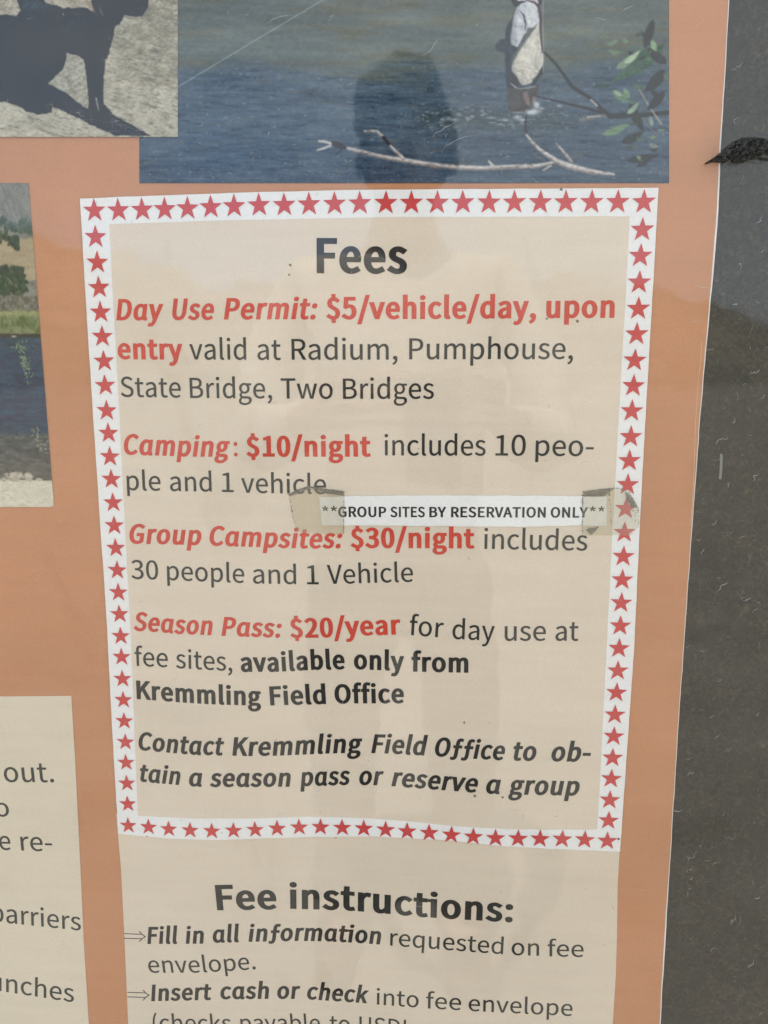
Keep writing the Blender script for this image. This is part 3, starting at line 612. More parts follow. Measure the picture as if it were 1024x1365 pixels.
    p.leaf(R(936,150), R(952,196), 8, (140, 164, 136)); p.leaf(R(785,345), R(855,385), 10, (108, 136, 112), (80,100,86)); p.leaf(R(790,342), R(828,362), 6, (146, 166, 148))
    p.leaf(R(830,335), R(852,372), 8, (122, 148, 124)); p.leaf(R(842,432), R(886,388), 7, (146, 170, 148)); p.leaf(R(748,510), R(855,468), 10, (120, 146, 122), (90,116,94))
    p.leaf(R(930,440), R(938,480), 5, (140, 156, 146)); p.leaf(R(925,545), R(965,555), 6, (128, 140, 136))
    p.stroke([(237,116),(300,78),(360,42),(432,-1),(455,-14)], [1.0,0.9,0.9,0.8,0.8], (172, 184, 188), 0.45, 0.8)
    p.soften(1)
    p.c += (p.noise(1.6, 1.6, 2)-0.5)[..., None]*9
    p.c += (p.noise(5, 4, 3)-0.5)[..., None]*12
    return p

def dog_print():
    p = Print(-14, -14, 237, 182.5, 1.3, 11)
    p.mix(np.ones_like(p.X), (170, 165, 150))
    n = p.noise(18, 14, 4); f = p.noise(7, 2.2, 4, -0.5); g = p.noise(6, 2.0, 3, 0.3); k = p.noise(3, 2.0, 3)
    p.c += ((n-0.5)*60 + (f-0.5)*50 + (g-0.5)*40 + (k-0.5)*46)[..., None]
    right = np.clip((p.X-140)/20, 0, 1)*np.clip((112-p.Y)/14, 0, 1)
    p.mix(right*np.clip((f-0.42)*4, 0, 1)*0.6, (112, 116, 106)); p.mix(np.clip((p.Y-108)/12, 0, 1)*0.28, (182, 180, 168))
    p.mix(np.clip((p.noise(9, 2.2, 3, 0.25)-0.6)*8, 0, 1)*0.6, (106, 108, 100))
    Q = lambda *a: [(x/3.938, y/3.938) for x, y in a]
    black = (56, 61, 62)
    m = p.poly(Q((-60,80),(40,78),(85,86),(108,55),(70,-60),(190,-60),(240,12),(330,42),(440,40),(490,60),(470,-60),(790,-60),(778,30),(765,60),(745,88),(700,84),(655,78),(640,105),(625,130),(603,140),(592,200),(577,262),(553,330),(543,400),(540,500),(545,545),(580,580),(600,602),(700,660),(790,712),(610,712),(480,655),(420,622),(350,590),(275,560),(270,592),(200,602),(140,585),(90,552),(30,535),(-60,530)), black, 0.9, 1.6, 5, 5)
    tri = Q((352,278),(405,292),(440,312),(455,400),(466,520),(468,575),(440,562),(400,530),(350,490),(300,462),(250,440),(300,392),(338,350))
    sv = p.c.copy()
    d = p.sdf(tri) + (p.noise(4, 4, 3)-0.5)*2.4
    mk = np.clip(0.5-d/1.6, 0, 1)
    p.mix(mk, (160, 158, 146)); p.c += (mk*((k-0.5)*70+(f-0.5)*50))[..., None]
    p.stroke(Q((505,515),(512,550),(518,580)), [1.6, 1.6, 1.0], (176, 176, 168), 0.6)
    sd = p.poly(Q((250,445),(330,480),(400,535),(470,580),(560,600),(690,660),(770,705),(620,706),(480,650),(400,610),(290,560),(255,520)), (62, 70, 80), 1.0, 1.0, a=0.75)
    bright = np.exp(-(((p.X-85)/34)**2+((p.Y-28)/18)**2))
    body = m*(1-mk)
    p.mix(body*bright*0.6*p.noise(14, 9, 3), (100, 108, 110))
    p.mix(body*np.exp(-(((p.X-45)/26)**2+((p.Y-8)/10)**2))*0.55, (94, 104, 110))
    p.mix(body*np.exp(-(((p.X-70)/40)**2+((p.Y-95)/22)**2))*0.25, (84, 90, 84))
    p.mix(body*np.clip((p.noise(22, 10, 3, 0.7)-0.52)*6, 0, 1)*0.35, (88, 94, 94))
    p.c += (body*((p.noise(2.5, 8, 3, 0.9)-0.5)*20))[..., None]
    p.c += (body*((p.noise(5, 3, 3, 0.6)-0.5)*16))[..., None]
    p.stroke(Q((440,-40),(462,20),(490,45),(515,90)), [2, 3, 2.4, 1.0], (150, 120, 110), 0.8, 0.5)
    p.stroke(Q((520,20),(530,60),(545,82)), [2, 5, 3], (96, 106, 112), 1.0, 0.6)
    p.soften(1)
    for i in range(70):      # straws along the shadow's edge
        t = p.r.rand(); x = 60+t*130; y = 138+t*38+p.r.randn()*4; a = p.r.rand()*3.14
        p.stroke([(x, y), (x+math.cos(a)*p.r.uniform(3, 8), y+math.sin(a)*p.r.uniform(1, 4))], [0.8, 0.4], (170, 166, 150) if p.r.rand() > .35 else (84, 86, 80), 0.5, 0.5)
    for i in range(60):
        x = p.r.uniform(140, 234); y = p.r.uniform(60, 176); a = p.r.rand()*3.14
        p.stroke([(x, y), (x+math.cos(a)*6, y+math.sin(a)*3)], [0.8, 0.4], (196, 194, 180) if p.r.rand() > .5 else (104, 106, 96), 0.5, 0.5)
    p.c += (p.noise(1.8, 1.8, 2)-0.5)[..., None]*(10*(1-body)+1)[..., None]
    return p

def bank_print():
    p = Print(-30, 244, 72, 676, 1.3, 23)
    Y = lambda v: 230+v/2.967
    y = p.Y + (p.noise(30, 16, 3)-0.5)*10
    def band(y0, y1, col, soft=2.5, yy=None):
        yy = y if yy is None else yy
        p.mix(np.clip((yy-y0)/soft, 0, 1)*np.clip((y1-yy)/soft+1, 0, 1), col)
    p.mix(np.ones_like(p.X), (132, 131, 124))
    p.c += ((p.noise(20, 9, 4, 0.9)-0.5)*40)[..., None]
    p.mix(np.clip((p.noise(10, 5, 4)-0.56)*8, 0, 1)*0.5, (108, 116, 108))
    p.stroke([(20, 250), (27, 268), (36, 290)], [2, 3, 2], (106, 108, 104), 1.4, 0.6)
    band(Y(262), Y(420), (166, 154, 132))
    p.c += (np.clip((p.Y-Y(262))/6, 0, 1)*((p.noise(12, 4, 3)-0.5)*26))[..., None]
    def bushes(n, x0, x1, y0, y1, r0, r1, col):
        for i in range(n):
            x = p.r.uniform(x0, x1); yy = p.r.uniform(y0, y1); r = p.r.uniform(r0, r1)
            d = np.hypot((p.X-x), (p.Y-yy)*1.25) - r + (p.noise(4, 4, 3)-0.5)*7
            m = np.clip(0.5-d/2, 0, 1); v = p.r.uniform(-10, 10)
            p.mix(m*0.95, np.array(col)+v)
            p.mix(m*np.clip((yy-p.Y)/r, 0, 1)*0.35, np.array(col)+34)
    bushes(46, -30, 72, Y(185), Y(232), 3, 7, (86, 98, 86))
    bushes(26, -30, 26, Y(225), Y(262), 3, 6, (84, 96, 84)); bushes(18, 28, 44, Y(250), Y(312), 3, 6, (70, 84, 72))
    bushes(2, 10, 14, Y(268), Y(272), 4, 5, (84, 92, 78)); bushes(1, 0, 1, Y(300), Y(330), 4, 5, (84, 90, 78))
    bushes(40, 12, 50, Y(375), Y(430), 3, 6.5, (68, 82, 68)); bushes(70, -30, 56, Y(425), Y(482), 3, 7, (76, 90, 74))
    y2 = p.Y + (p.noise(9, 6, 3)-0.5)*6
    band(Y(485), Y(548), (116, 116, 106), yy=y2)
    m = np.clip((y2-Y(485))/2, 0, 1)*np.clip((Y(548)-y2)/2, 0, 1)
    p.c += (m*((p.noise(4, 4, 3)-0.5)*70))[..., None]
    band(Y(545), Y(640), (126, 132, 102), yy=y2)
    m = np.clip((y2-Y(545))/2, 0, 1)*np.clip((Y(640)-y2)/2, 0, 1)
    p.mix(m*np.clip((p.noise(9, 9, 3)-0.5)*6, 0, 1)*0.7, (96, 110, 78)); p.mix(m*np.clip((Y(575)-p.Y)/5, 0, 1)*0.6, (160, 164, 118))
    p.c += (m*((p.noise(2, 6, 3)-0.5)*40))[..., None]
    wl = p.Y + (p.noise(14, 4, 2)-0.5)*3
    band(Y(636), Y(655), (78, 78, 66), 1.0, wl)
    band(Y(650), 900, (66, 84, 100), 1.5, wl)
    wtr = np.clip((wl-Y(650))/1.5, 0, 1)
    p.mix(wtr*np.clip((Y(740)-p.Y)/20, 0, 1)*0.5, (84, 96, 104))
    p.c += (wtr*((p.noise(16, 2.2, 3)-0.5)*26+(p.noise(5, 1.4, 3)-0.5)*12))[..., None]
    p.mix(np.clip((p.Y-Y(1015)+(p.noise(20, 5, 2)-0.5)*12)/10, 0, 1), (94, 98, 98))
    sh = np.clip((p.Y-Y(1020))/8, 0, 1)
    p.c += (sh*((p.noise(7, 3, 3)-0.5)*50))[..., None]
    p.mix(sh*np.clip((p.Y-Y(1090))/30, 0, 1)*0.4, (124, 116, 106))
    p.mix(np.exp(-(((p.X-29)/4)**2+((p.Y-Y(648))/1.2)**2)), (186, 186, 176))
    band(Y(1216), 900, (204, 200, 184), 0.8, p.Y+(p.noise(8, 3, 2)-0.5)*2)
    s2 = np.clip((p.Y-Y(1218)), 0, 1)
    p.c += (s2*((p.noise(5, 3, 3)-0.5)*26))[..., None]
    p.mix(s2*np.clip((p.noise(5, 1.6, 3)-0.66)*9, 0, 1)*0.5, (150, 142, 122))
    for x, yy, a, b in ((22, 1200, 12, 6), (40, 1204, 6, 5), (55, 1214, 4, 1.8), (6, 1214, 5, 2)):
        d = np.hypot((p.X-x)/a, (p.Y-Y(yy))/b)-1+(p.noise(4, 3, 3)-0.5)*1.2
        m = np.clip(0.5-d*3, 0, 1); p.mix(m, (192, 186, 172)); p.mix(m*np.clip((p.noise(5, 3, 3)-0.5)*6, 0, 1)*0.6, (150, 142, 128)); p.mix(m*np.clip((p.Y-Y(yy))/b, 0, 1)*0.5, (136, 128, 114))
    p.soften(1)
    for cx, y0, y1, n, col in ((42, 665, 800, 60, (116, 130, 104)), (46, 700, 860, 25, (100, 112, 92)), (57, 1000, 1100, 34, (132, 134, 116))):
        for i in range(n):
            t = p.r.rand(); yy = Y(y0+(y1-y0)*t); x = cx+p.r.randn()*4+t*5-(6*(t < .5)*p.r.rand()); a = p.r.rand()*6.28; L = p.r.uniform(2, 4.5)
            p.stroke([(x, yy), (x+math.cos(a)*L, yy+math.sin(a)*L)], [1.8, 0.6], np.array(col)+p.r.uniform(-24, 30), 0.5, 0.9)
    p.c += (p.noise(1.5, 1.5, 2)-0.5)[..., None]*14
    return p
# ------------------------------------------------------------------ the setting seen only as reflection in the pane: ground and hills
def build_ground():
    m, nt, b = new_mat('dry_ground')
    n = noise(nt, 3.0, 8, 0.65)
    r = ramp(nt, n.outputs['Fac'], [(0.3, (0.20, 0.185, 0.155)), (0.7, (0.36, 0.335, 0.29))])
    n2 = noise(nt, 90.0, 4, 0.7)
    r2 = ramp(nt, n2.outputs['Fac'], [(0.3, 0.75), (0.7, 1.15)])
    nt.links.new(mul(nt, r.outputs[0], r2.outputs[0]), b.inputs['Base Color'])
    b.inputs['Roughness'].default_value = 0.95
    bump(nt, b, n2.outputs['Fac'], 0.6, 0.02)
    V = []; F = []; rnd = random.Random(3)
    rings = [0, 0.6, 1.5, 3, 6, 12, 25, 60, 150, 400, 1200]; K = 36
    V.append((0, 0, 0))
    for r_ in rings[1:]:
        for k in range(K):
            a = 2*math.pi*k/K
            V.append((r_*math.cos(a), r_*math.sin(a), rnd.uniform(-1, 1)*0.006*min(r_, 30)))
    for k in range(K): F.append((0, 1+k, 1+(k+1) % K))
    for i in range(len(rings)-2):
        o = 1+i*K
        for k in range(K): F.append((o+k, o+K+k, o+K+(k+1) % K, o+(k+1) % K))
    tag(mesh_obj('ground', V, F, m, smooth=True), kind='structure')
def build_hills():
    m, nt, b = new_mat('scrub_hill')
    n = noise(nt, 0.03, 8, 0.7)
    r = ramp(nt, n.outputs['Fac'], [(0.35, (0.09, 0.10, 0.07)), (0.55, (0.22, 0.20, 0.16)), (0.75, (0.30, 0.27, 0.22))])
    nt.links.new(r.outputs[0], b.inputs['Base Color']); b.inputs['Roughness'].default_value = 1
    V = []; F = []; K = 300; J = 7
    rnd = random.Random(8)
    ph = [rnd.uniform(0, 6.28) for _ in range(8)]
    for k in range(K):
        a = 2*math.pi*k/K                      # azimuth from -y, clockwise seen from above towards -x
        x, y = math.sin(a), -math.cos(a)
        d = math.degrees(math.atan2(x, -y))
        # skyline height in degrees: high shoulder on one side, low ridge on the other
        e = 6.6 + 3.6/(1+math.exp((d+19)/4.0)) - 2.0/(1+math.exp(-(d-18)/3)) + sum(math.sin(a*(5+4*i)+ph[i])*0.5/(1+i*0.5) for i in range(8)) + rnd.uniform(-0.35, 0.35)
        for j in range(J):
            t = j/(J-1); R = 260+380*t
            h = (t**1.1)*math.tan(math.radians(e))*R + (rnd.uniform(-4, 4) if 0 < j < J-1 else 0)
            V.append((x*R, y*R, h-3))
    for k in range(K):
        for j in range(J-1):
            a0 = k*J+j; a1 = ((k+1) % K)*J+j
            F.append((a0, a0+1, a1+1, a1))
    tag(mesh_obj('hills', V, F, m, smooth=True), kind='structure')
build_ground(); build_hills()

# ------------------------------------------------------------------ notice board: dark backing panel, timber frame and posts
board = tag(empty('notice_board', (0, 0.02, 0)), 'dark fibrous backing panel of the notice board, showing bare right of the orange poster', 'notice board')
def board_part(name, x0, x1, y0, y1, z0, z1, mat, bev=0.004):
    import bmesh
    bm = bmesh.new(); bmesh.ops.create_cube(bm, size=1)
    for v in bm.verts:
        v.co = Vector(((x0+x1)/2+v.co.x*(x1-x0), (y0+y1)/2+v.co.y*(y1-y0)-0.02, (z0+z1)/2+v.co.z*(z1-z0)))
    if bev: bmesh.ops.bevel(bm, geom=list(bm.edges), offset=bev, segments=2, affect='EDGES')
    me = bpy.data.meshes.new(name); bm.to_mesh(me); bm.free(); me.materials.append(mat)
    return link(bpy.data.objects.new(name, me), board)
m, nt, b = new_mat('dark_fibre_panel')
n1 = noise(nt, 210, 6, 0.78, dist=1.4); n2 = noise(nt, 22, 5, 0.65); n3 = noise(nt, 70, 5, 0.75, stretch=(1.6, 1, 0.35), dist=0.5)
r1 = ramp(nt, n1.outputs['Fac'], [(0.38, (0.005, 0.0046, 0.003)), (0.49, (0.016, 0.0140, 0.0082)), (0.57, (0.033, 0.0285, 0.017)), (0.68, (0.075, 0.068, 0.048))])
r2 = ramp(nt, n2.outputs['Fac'], [(0.3, (0.62, 0.59, 0.40)), (0.7, (1.12, 0.98, 0.72))])
r3 = ramp(nt, n3.outputs['Fac'], [(0.3, 0.75), (0.7, 1.3)])
nt.links.new(mul(nt, mul(nt, r1.outputs[0], r2.outputs[0]), r3.outputs[0]), b.inputs['Base Color'])
b.inputs['Roughness'].default_value = 0.85
bump(nt, b, n1.outputs['Fac'], 0.8, 0.0008)
PANEL = m
m, nt, b = new_mat('brown_timber')
n = noise(nt, 8, 6, 0.6, stretch=(6, 6, 0.6)); r = ramp(nt, n.outputs['Fac'], [(0.3, (0.07, 0.045, 0.028)), (0.7, (0.13, 0.09, 0.055))])
nt.links.new(r.outputs[0], b.inputs['Base Color']); b.inputs['Roughness'].default_value = 0.8
WOOD = m
board_part('backing_panel', -1.0, 0.46, 0.0065, 0.024, 0.62, 1.86, PANEL, 0)
for nm, a in (('frame_rail', (-1.09, 0.55, -0.012, 0.05, 1.86, 1.95)), ('frame_rail', (-1.09, 0.55, -0.012, 0.05, 0.53, 0.62)),
              ('frame_stile', (-1.09, -1.0, -0.012, 0.05, 0.62, 1.86)), ('frame_stile', (0.46, 0.55, -0.012, 0.05, 0.62, 1.86))):
    board_part(nm, *a, WOOD)
for x in (-0.98, 0.44): board_part('post', x-0.06, x+0.06, 0.052, 0.17, -0.3, 2.1, WOOD, 0.006)
# pale chip in the panel
chip = slab('paint_chip', [(v.x, v.z) for v in (at(*p) for p in [(960.4,604.5),(963.6,606),(962.9,628),(961.6,639),(958.6,638.5),(960.0,620)])], 0.0061, 0.0066, flat_mat('pale_paint', (0.21, 0.22, 0.19), 0.6), None)
chip.parent = board; chip.location = (0, -0.02, 0); chip['label'] = 'small upright pale mark on the dark panel'

# ------------------------------------------------------------------ orange poster sheet
ORANGE = paper_mat('orange_print', alb((187, 136, 104)), 0.5, 0.085)
WHITE = paper_mat('white_paper', alb((222, 222, 223)), 0.6, 0.02)
EDGE = [(974,-30),(972.5,0),(961,198),(956.7,300),(947.8,398),(933.5,555),(921.5,724),(905,960),(890.4,1200),(881.5,1345),(879,1400)]
# a wavering hand-cut edge, resampled finely
def resample(P, step, wob, seed):
    rnd = random.Random(seed); out = []
    for i in range(len(P)-1):
        a, b = P[i], P[i+1]; L = math.hypot(b[0]-a[0], b[1]-a[1]); n = max(1, int(L/step))
        for k in range(n): out.append((a[0]+(b[0]-a[0])*k/n+rnd.uniform(-wob, wob), a[1]+(b[1]-a[1])*k/n))
    return out+[P[-1]]
E1 = resample(EDGE, 16, 0.35, 4)
poster = tag(empty('poster_sheet', (0, 0, 0)), 'large orange poster sheet with a thin white cut edge down its right side', 'poster')
slab('sheet', [(x, z) for x, z in px_outline([(-70,-30)] + E1 + [(-70,1400)])], 0.0051, 0.0056, WHITE, poster)
def inset(p):
    w_ = np.interp(p[1], [-30, 60, 150, 230, 330, 400, 560, 900, 1150, 1260, 1320, 1400], [1.0, 1.0, 1.3, 2.0, 2.4, 1.5, 0.9, 0.8, 0.8, 1.9, 1.3, 1.2])
    return (p[0]-w_, p[1])
slab('printed_orange', px_outline([(-70,-30)] + [inset(p) for p in E1] + [(-70,1400)]), 0.0048, 0.00508, ORANGE, poster)
# faint crease running down beside the cut edge
cr = [(936,455),(934,480),(930,520),(927.5,560),(926,600),(925,640),(921,700)]
V = []; F = []
for i, p in enumerate(cr):
    for s in (-0.35, 0.35): v = at(p[0]+s, p[1], 0.00475); V.append(v)
    if i: F.append((2*i-2, 2*i, 2*i+1, 2*i-1))
mesh_obj('crease_line', V, F, flat_mat('worn_crease', alb((205, 170, 145)), 0.6), poster)

PHOTO = paper_mat('photo_print', None, 0.42, 0.02, vcol=True)
tag(river_print().build('river_photo', 0.0043, PHOTO), 'printed photo of an angler in pale waders standing in a blue river with bare branches', 'photo')
tag(dog_print().build('dog_photo', 0.0038, PHOTO), 'printed photo of a black dog and its shadow on dry grass, at the top left', 'photo')
def bank_fix(X, Y):     # its right edge leans a little
    e = 38 + (Y-245)*(72-38)/430.0
    return X*1.0 + (e-72)*np.clip((X+30)/102, 0, 1), Y
tag(bank_print().build('river_bank_photo', 0.0043, PHOTO, bank_fix), 'printed photo of a green river bank with hillside trees, boulders and pale gravel', 'photo')

# ------------------------------------------------------------------ inks
TAN = paper_mat('tan_print', alb((210, 197, 182)), 0.55, 0.05)
TAN2 = paper_mat('tan_print_lower', alb((209, 196, 181)), 0.55, 0.055)
TAN3 = paper_mat('cream_print', alb((209, 198, 181)), 0.55, 0.045)
INK = flat_mat('black_ink', alb((64, 65, 63)), 0.5, 0.25)
INKB = flat_mat('black_ink_bold', alb((56, 57, 55)), 0.5, 0.25)
RED = flat_mat('red_ink', alb((192, 80, 70)), 0.5, 0.10)
STAR = flat_mat('star_ink', alb((188, 78, 78)), 0.5, 0.10)

# ------------------------------------------------------------------ fee instructions sheet (under the fee notice)
ins = tag(empty('instructions_sheet', (0, 0, 0)), 'tan printed sheet headed Fee instructions, below the star border', 'printed sheet')
slab('sheet', px_outline([(155,1085),(828,1100),(823.5,1180),(822.5,1250),(821,1300),(817,1365),(815,1400),(174,1400),(171,1365),(166,1250),(161.5,1160)]), 0.0043, 0.0047, TAN2, ins)
Y2 = 0.0042
W = print_words
W([('Fee',289.5,1212.2,369.5,1211.2)], 'bold', (32.5,32.5), INKB, Y2, ins, 'heading_line', line=[('',289.5,1212.4,369.5,1211),('',386.3,1210.3,460,1212.2),('',500,1215,560,1221),('',600,1223.5,683.5,1228.5)])
W([('instructions:',386.3,1210.5,683.5,1228.5)], 'bold', (33,31.5), INKB, Y2, ins, 'heading_line', line=[('',386.3,1210.3,460,1212.2),('',500,1215.5,560,1221),('',600,1223.8,683.5,1228.5)])
W([('Fill',196.5,1257.6,238.7,1257.6),('in',247.7,1257.5,273,1257),('all',284.4,1256,321,1255.4),('information',331.3,1254.8,508.6,1258.6)], 'bold_italic', (21.8,22.5), INKB, Y2, ins,
  line=[('',196.5,1257.6,273,1257.2),('',284.4,1256,340,1254.6),('',400,1253.6,440,1254.2),('',480,1256.4,508.6,1258.6)])
W([('requested',520,1260.3,670.6,1272),('on',682,1273,718.7,1274),('fee',730,1274.8,778,1275.6)], 'regular', (22,21.5), INK, Y2, ins)
W([('envelope.',198.8,1296.8,341.4,1292.6)], 'regular', (21.5,21.5), INK, Y2, ins, line=[('',198.8,1296.6,260,1296.6),('',300,1294.6,341.4,1291.8)])
W([('Insert',201.6,1334,283.6,1332.2),('cash',294.5,1331.4,359.8,1330.8),('or',370,1330.8,401.6,1331),('check',409.4,1331.3,492,1337)], 'bold_italic', (21.2,22), INKB, Y2, ins)
W([('into',502,1339,558,1343),('fee',568,1344,614.7,1346.6),('envelope',624.6,1347.4,763,1354.4)], 'regular', (21,21), INK, Y2, ins)
W([('(checks',204.7,1374,309,1374.5),('payable',321.5,1374,427.3,1374),('to',440,1374.6,467,1375.5),('USDI',479,1376,541,1380.5)], 'regular', (21.5,21), INK, Y2, ins)
def arrow(x0, x1, yc, slope):
    V = []; F = []
    def bar(a, b, wd):
        L = math.hypot(b[0]-a[0], b[1]-a[1]); nx, ny = -(b[1]-a[1])/L*wd/2, (b[0]-a[0])/L*wd/2
        k = len(V)
        for p in ((a[0]+nx, a[1]+ny), (a[0]-nx, a[1]-ny), (b[0]-nx, b[1]-ny), (b[0]+nx, b[1]+ny)): V.append(at(p[0], p[1], Y2))
        F.append((k, k+1, k+2, k+3))
    dy = slope*(x1-x0)
    bar((x0, yc-3.0), (x1-5, yc-3.0+dy), 1.0); bar((x0, yc+3.0), (x1-5, yc+3.0+dy), 1.0)
    bar((x1-8.5, yc-7+dy), (x1-3.5, yc-2+dy), 1.1); bar((x1-3.8, yc-2.3+dy), (x1, yc+0.1+dy), 1.1); bar((x1, yc-0.1+dy), (x1-3.8, yc+2.3+dy), 1.1); bar((x1-3.5, yc+2+dy), (x1-8.5, yc+7+dy), 1.1)
    mesh_obj('arrow_mark', V, F, INKB, ins)
arrow(165, 194, 1247.6, 0.03); arrow(170, 199, 1325.8, 0.03)

# ------------------------------------------------------------------ cream sheet, lower left
lft = tag(empty('rules_sheet', (0, 0, 0)), 'cream printed sheet at the lower left, its text lines cut off by the frame', 'printed sheet')
slab('sheet', px_outline([(-70,929),(95,927.8),(100,1010),(106,1130),(111.5,1250),(118.5,1365),(120,1400),(-70,1400)]), 0.0043, 0.0047, TAN3, lft)
W([('out.',6.3,1042.3,72.5,1042.6)], 'regular', (26,26), INK, Y2, lft)
W([('to',-20,1088.3,13,1088.3)], 'regular', (24,24), INK, Y2, lft)
W([('are',-31,1132,15,1133),('re-',28.5,1133.6,70.3,1135)], 'regular', (24.5,24.5), INK, Y2, lft)
W([('barriers',-11,1228,108,1240.5)], 'regular', (25,23.5), INK, Y2, lft)
W([('launches',-42,1314.5,98.5,1336)], 'regular', (24,23.5), INK, Y2, lft)
# ------------------------------------------------------------------ fee notice with star border
fee = tag(empty('fee_notice', (0, 0, 0)), 'tan fee notice with a white border of red stars, in the middle of the board', 'notice')
OUT = [(106.6,264.6),(200,261),(350,255.8),(480,253),(680,251.6),(877.9,250.2),(872,360),(861.5,540),(853,700),(846,855),(836,1000),(826.6,1135.2),(745,1132),(664.6,1127.5),(603,1120.5),(500,1115),(412.5,1115.6),(287.5,1120),(220,1117.5),(157.8,1111.2),(150,980),(143,837),(133,690),(123.4,540),(114.5,400)]
IN = [(145.7,298.8),(200,297),(300,293.5),(400,291.5),(520,289.3),(680,288.6),(839.7,288.2),(834,400),(826,540),(817,700),(810,840),(803,980),(796.3,1105.6),(740,1105.8),(685,1105.4),(645,1103.6),(603,1101),(540,1094.2),(480,1090.2),(410,1088.6),(334,1091),(256,1091),(184,1087.2),(174,837),(166,690),(158.6,540),(152,420)]
def rim_soft(P, seed): return densify(P, 14, 0.25, seed)
slab('border_sheet', px_outline(rim_soft(OUT, 2)), 0.0037, 0.0040, WHITE, fee)
slab('printed_field', px_outline(rim_soft(IN, 3)), 0.0035, 0.00365, TAN, fee)
top = [(125.8,280.2),(157.8,279.8),(189.5,279),(219.5,278.2),(250,277.2),(280.9,275.6),(312,274.3),(345.3,273),(378.9,272.7),(412,271.8),(446,271.2),(479.7,270.5),(514.5,270),(548.5,269.8),(583,269.7),(617,269.5),(651.9,269.4),(685.9,269.2),(720.4,269.1),(754.4,269),(788.9,268.9),(823.7,268.8),(858.6,268.7)]
left = [(127.3,315.4),(129.7,349.4),(132,383),(134,415.8),(136.3,448.2),(138.7,481),(140.2,513.4),(142.2,547.0),(144.5,577.1),(146.5,608.4),(148.4,638.4),(150.8,669.7),(152.3,700.2),(154.3,730.2),(156.3,759.9),(157.8,789.5),(159.3,818.4),(160.9,847.7),(162.1,875.4),(163.3,904.7),(164.5,932.8),(165.6,961),(167.2,989),(168,1016.4),(169.1,1044),(170.3,1071.5)]
right = [(856.5,305.6),(854,340.5),(852.4,376),(851.2,411),(849.0,445),(846.3,480),(844.6,514),(842.4,547.5),(841,581.8),(839.2,613.8),(836.9,645.8),(834.4,677.8),(832.6,709.4),(831.2,741.4),(829.7,772.6),(828.3,803.3),(827,834),(825.4,864),(823.7,893.9),(822,923),(819.8,952.6),(818.4,981.3),(816.8,1010),(815,1037.9),(813,1066.2),(811.4,1093.7)]
bot = [(171,1100.3),(198,1102.3),(225,1105),(253.5,1106.6),(282.4,1107.7),(311.3,1107),(340.2,1105.8),(369.5,1104.2),(398.8,1102.6),(427.3,1102.3),(456.3,1103.2),(485,1104.1),(514.1,1105.8),(542.9,1107.9),(572.2,1110),(601.8,1112.7),(631,1115.2),(660.7,1117),(690.8,1117.6),(720,1117.9),(749.6,1118.3),(779.7,1119.2),(809.8,1120.8)]
def star_r(x, y):
    u = (x-130)/700; v = (y-270)/840
    return (15.3*(1-u)+16.4*u)*(1-v) + (11.4*(1-u)+14.2*u)*v
rs = random.Random(12)
def star(x, y):
    R_ = star_r(x, y)*1.03; c = at(x, y, 0.0034); k = (at(x+1, y)-at(x-1, y)).length/2
    R_ *= k; rot = math.radians(rs.uniform(-1.5, 1.5))
    V = [(0, 0, 0)]
    for i in range(10):
        a = math.pi/2 + rot + i*math.pi/5; r = R_ if i % 2 == 0 else R_*0.395
        V.append((r*math.cos(a), 0, r*math.sin(a)))
    F = [(0, 1+i, 1+(i+1) % 10) for i in range(10)]
    o = mesh_obj('star', V, F, STAR, fee)
    o.location = (c.x, 0.0034, c.z - R_*0.03)
for p in top+left+right+bot: star(*p)

T = 0.0033
W([('Fees',422.3,362.6,542.8,363.2)], 'bold', (45.5,45.5), INKB, T, fee, 'heading_line')
L1 = [('',155,426.2,219,425.8),('',230,425.6,286,425.4),('',298.4,425,423.4,424.6),('',435,424.8,620,423.8),('',650,423.4,820,422.6)]
W([('Day',155,426.2,219,425.8),('Use',230,425.6,286,425.4),('Permit:',298.4,425,423.4,424.6)], 'bold_italic', (27.6,28.2), RED, T, fee, line=L1)
W([('$5/vehicle/day,',435,424.8,714.6,423.3),('upon',728,423,819,422.6)], 'bold', (28.5,29.5), RED, T, fee, line=L1)
L2 = [('',157.4,477.8,243.8,478.6),('',253,479,375,479.6),('',389,479.4,530,479.2),('',545.6,478.8,763.8,478.4)]
W([('entry',157.4,477.8,243.8,478.6)], 'bold', (27,27.5), RED, T, fee, line=L2)
W([('valid',253,479,328.5,479.3),('at',343.4,479.4,374.6,479.6),('Radium,',389,479.4,530,479.2),('Pumphouse,',545.6,478.8,763.8,478.2)], 'regular', (27.4,28), INK, T, fee, line=L2)
W([('State',161.3,528.8,241.4,529.8),('Bridge,',253.5,530.4,363,531),('Two',374.6,531.2,443.8,531.4),('Bridges',457.4,531.6,578.4,531.4)], 'regular', (26.6,27.2), INK, T, fee)
L3 = [('',165.6,605,230,607),('',260,608,494.5,607.8),('',512.8,607,700.7,607.2),('',713.8,607.4,791,608)]
W([('Camping',165.6,605,307,608)], 'bold_italic', (26.6,26.6), RED, T, fee, line=L3)
W([(':',312,608,317,608)], 'regular', (26,26), RED, T, fee, line=L3)
W([('$10/night',328.5,608,494.5,607.8)], 'bold', (26.6,27), RED, T, fee, line=L3)
W([('includes',512.8,607,647.4,607),('10',660.5,607,700.7,607.2),('peo-',713.8,607.4,791,608)], 'regular', (26.8,27.4), INK, T, fee, line=L3)
W([('ple',169.5,653.2,214.5,654),('and',227,654.4,282.4,655.2),('1',296,655.6,311.7,656),('vehicle',321.9,656.6,434.8,658.6)], 'regular', (25.6,26), INK, T, fee)
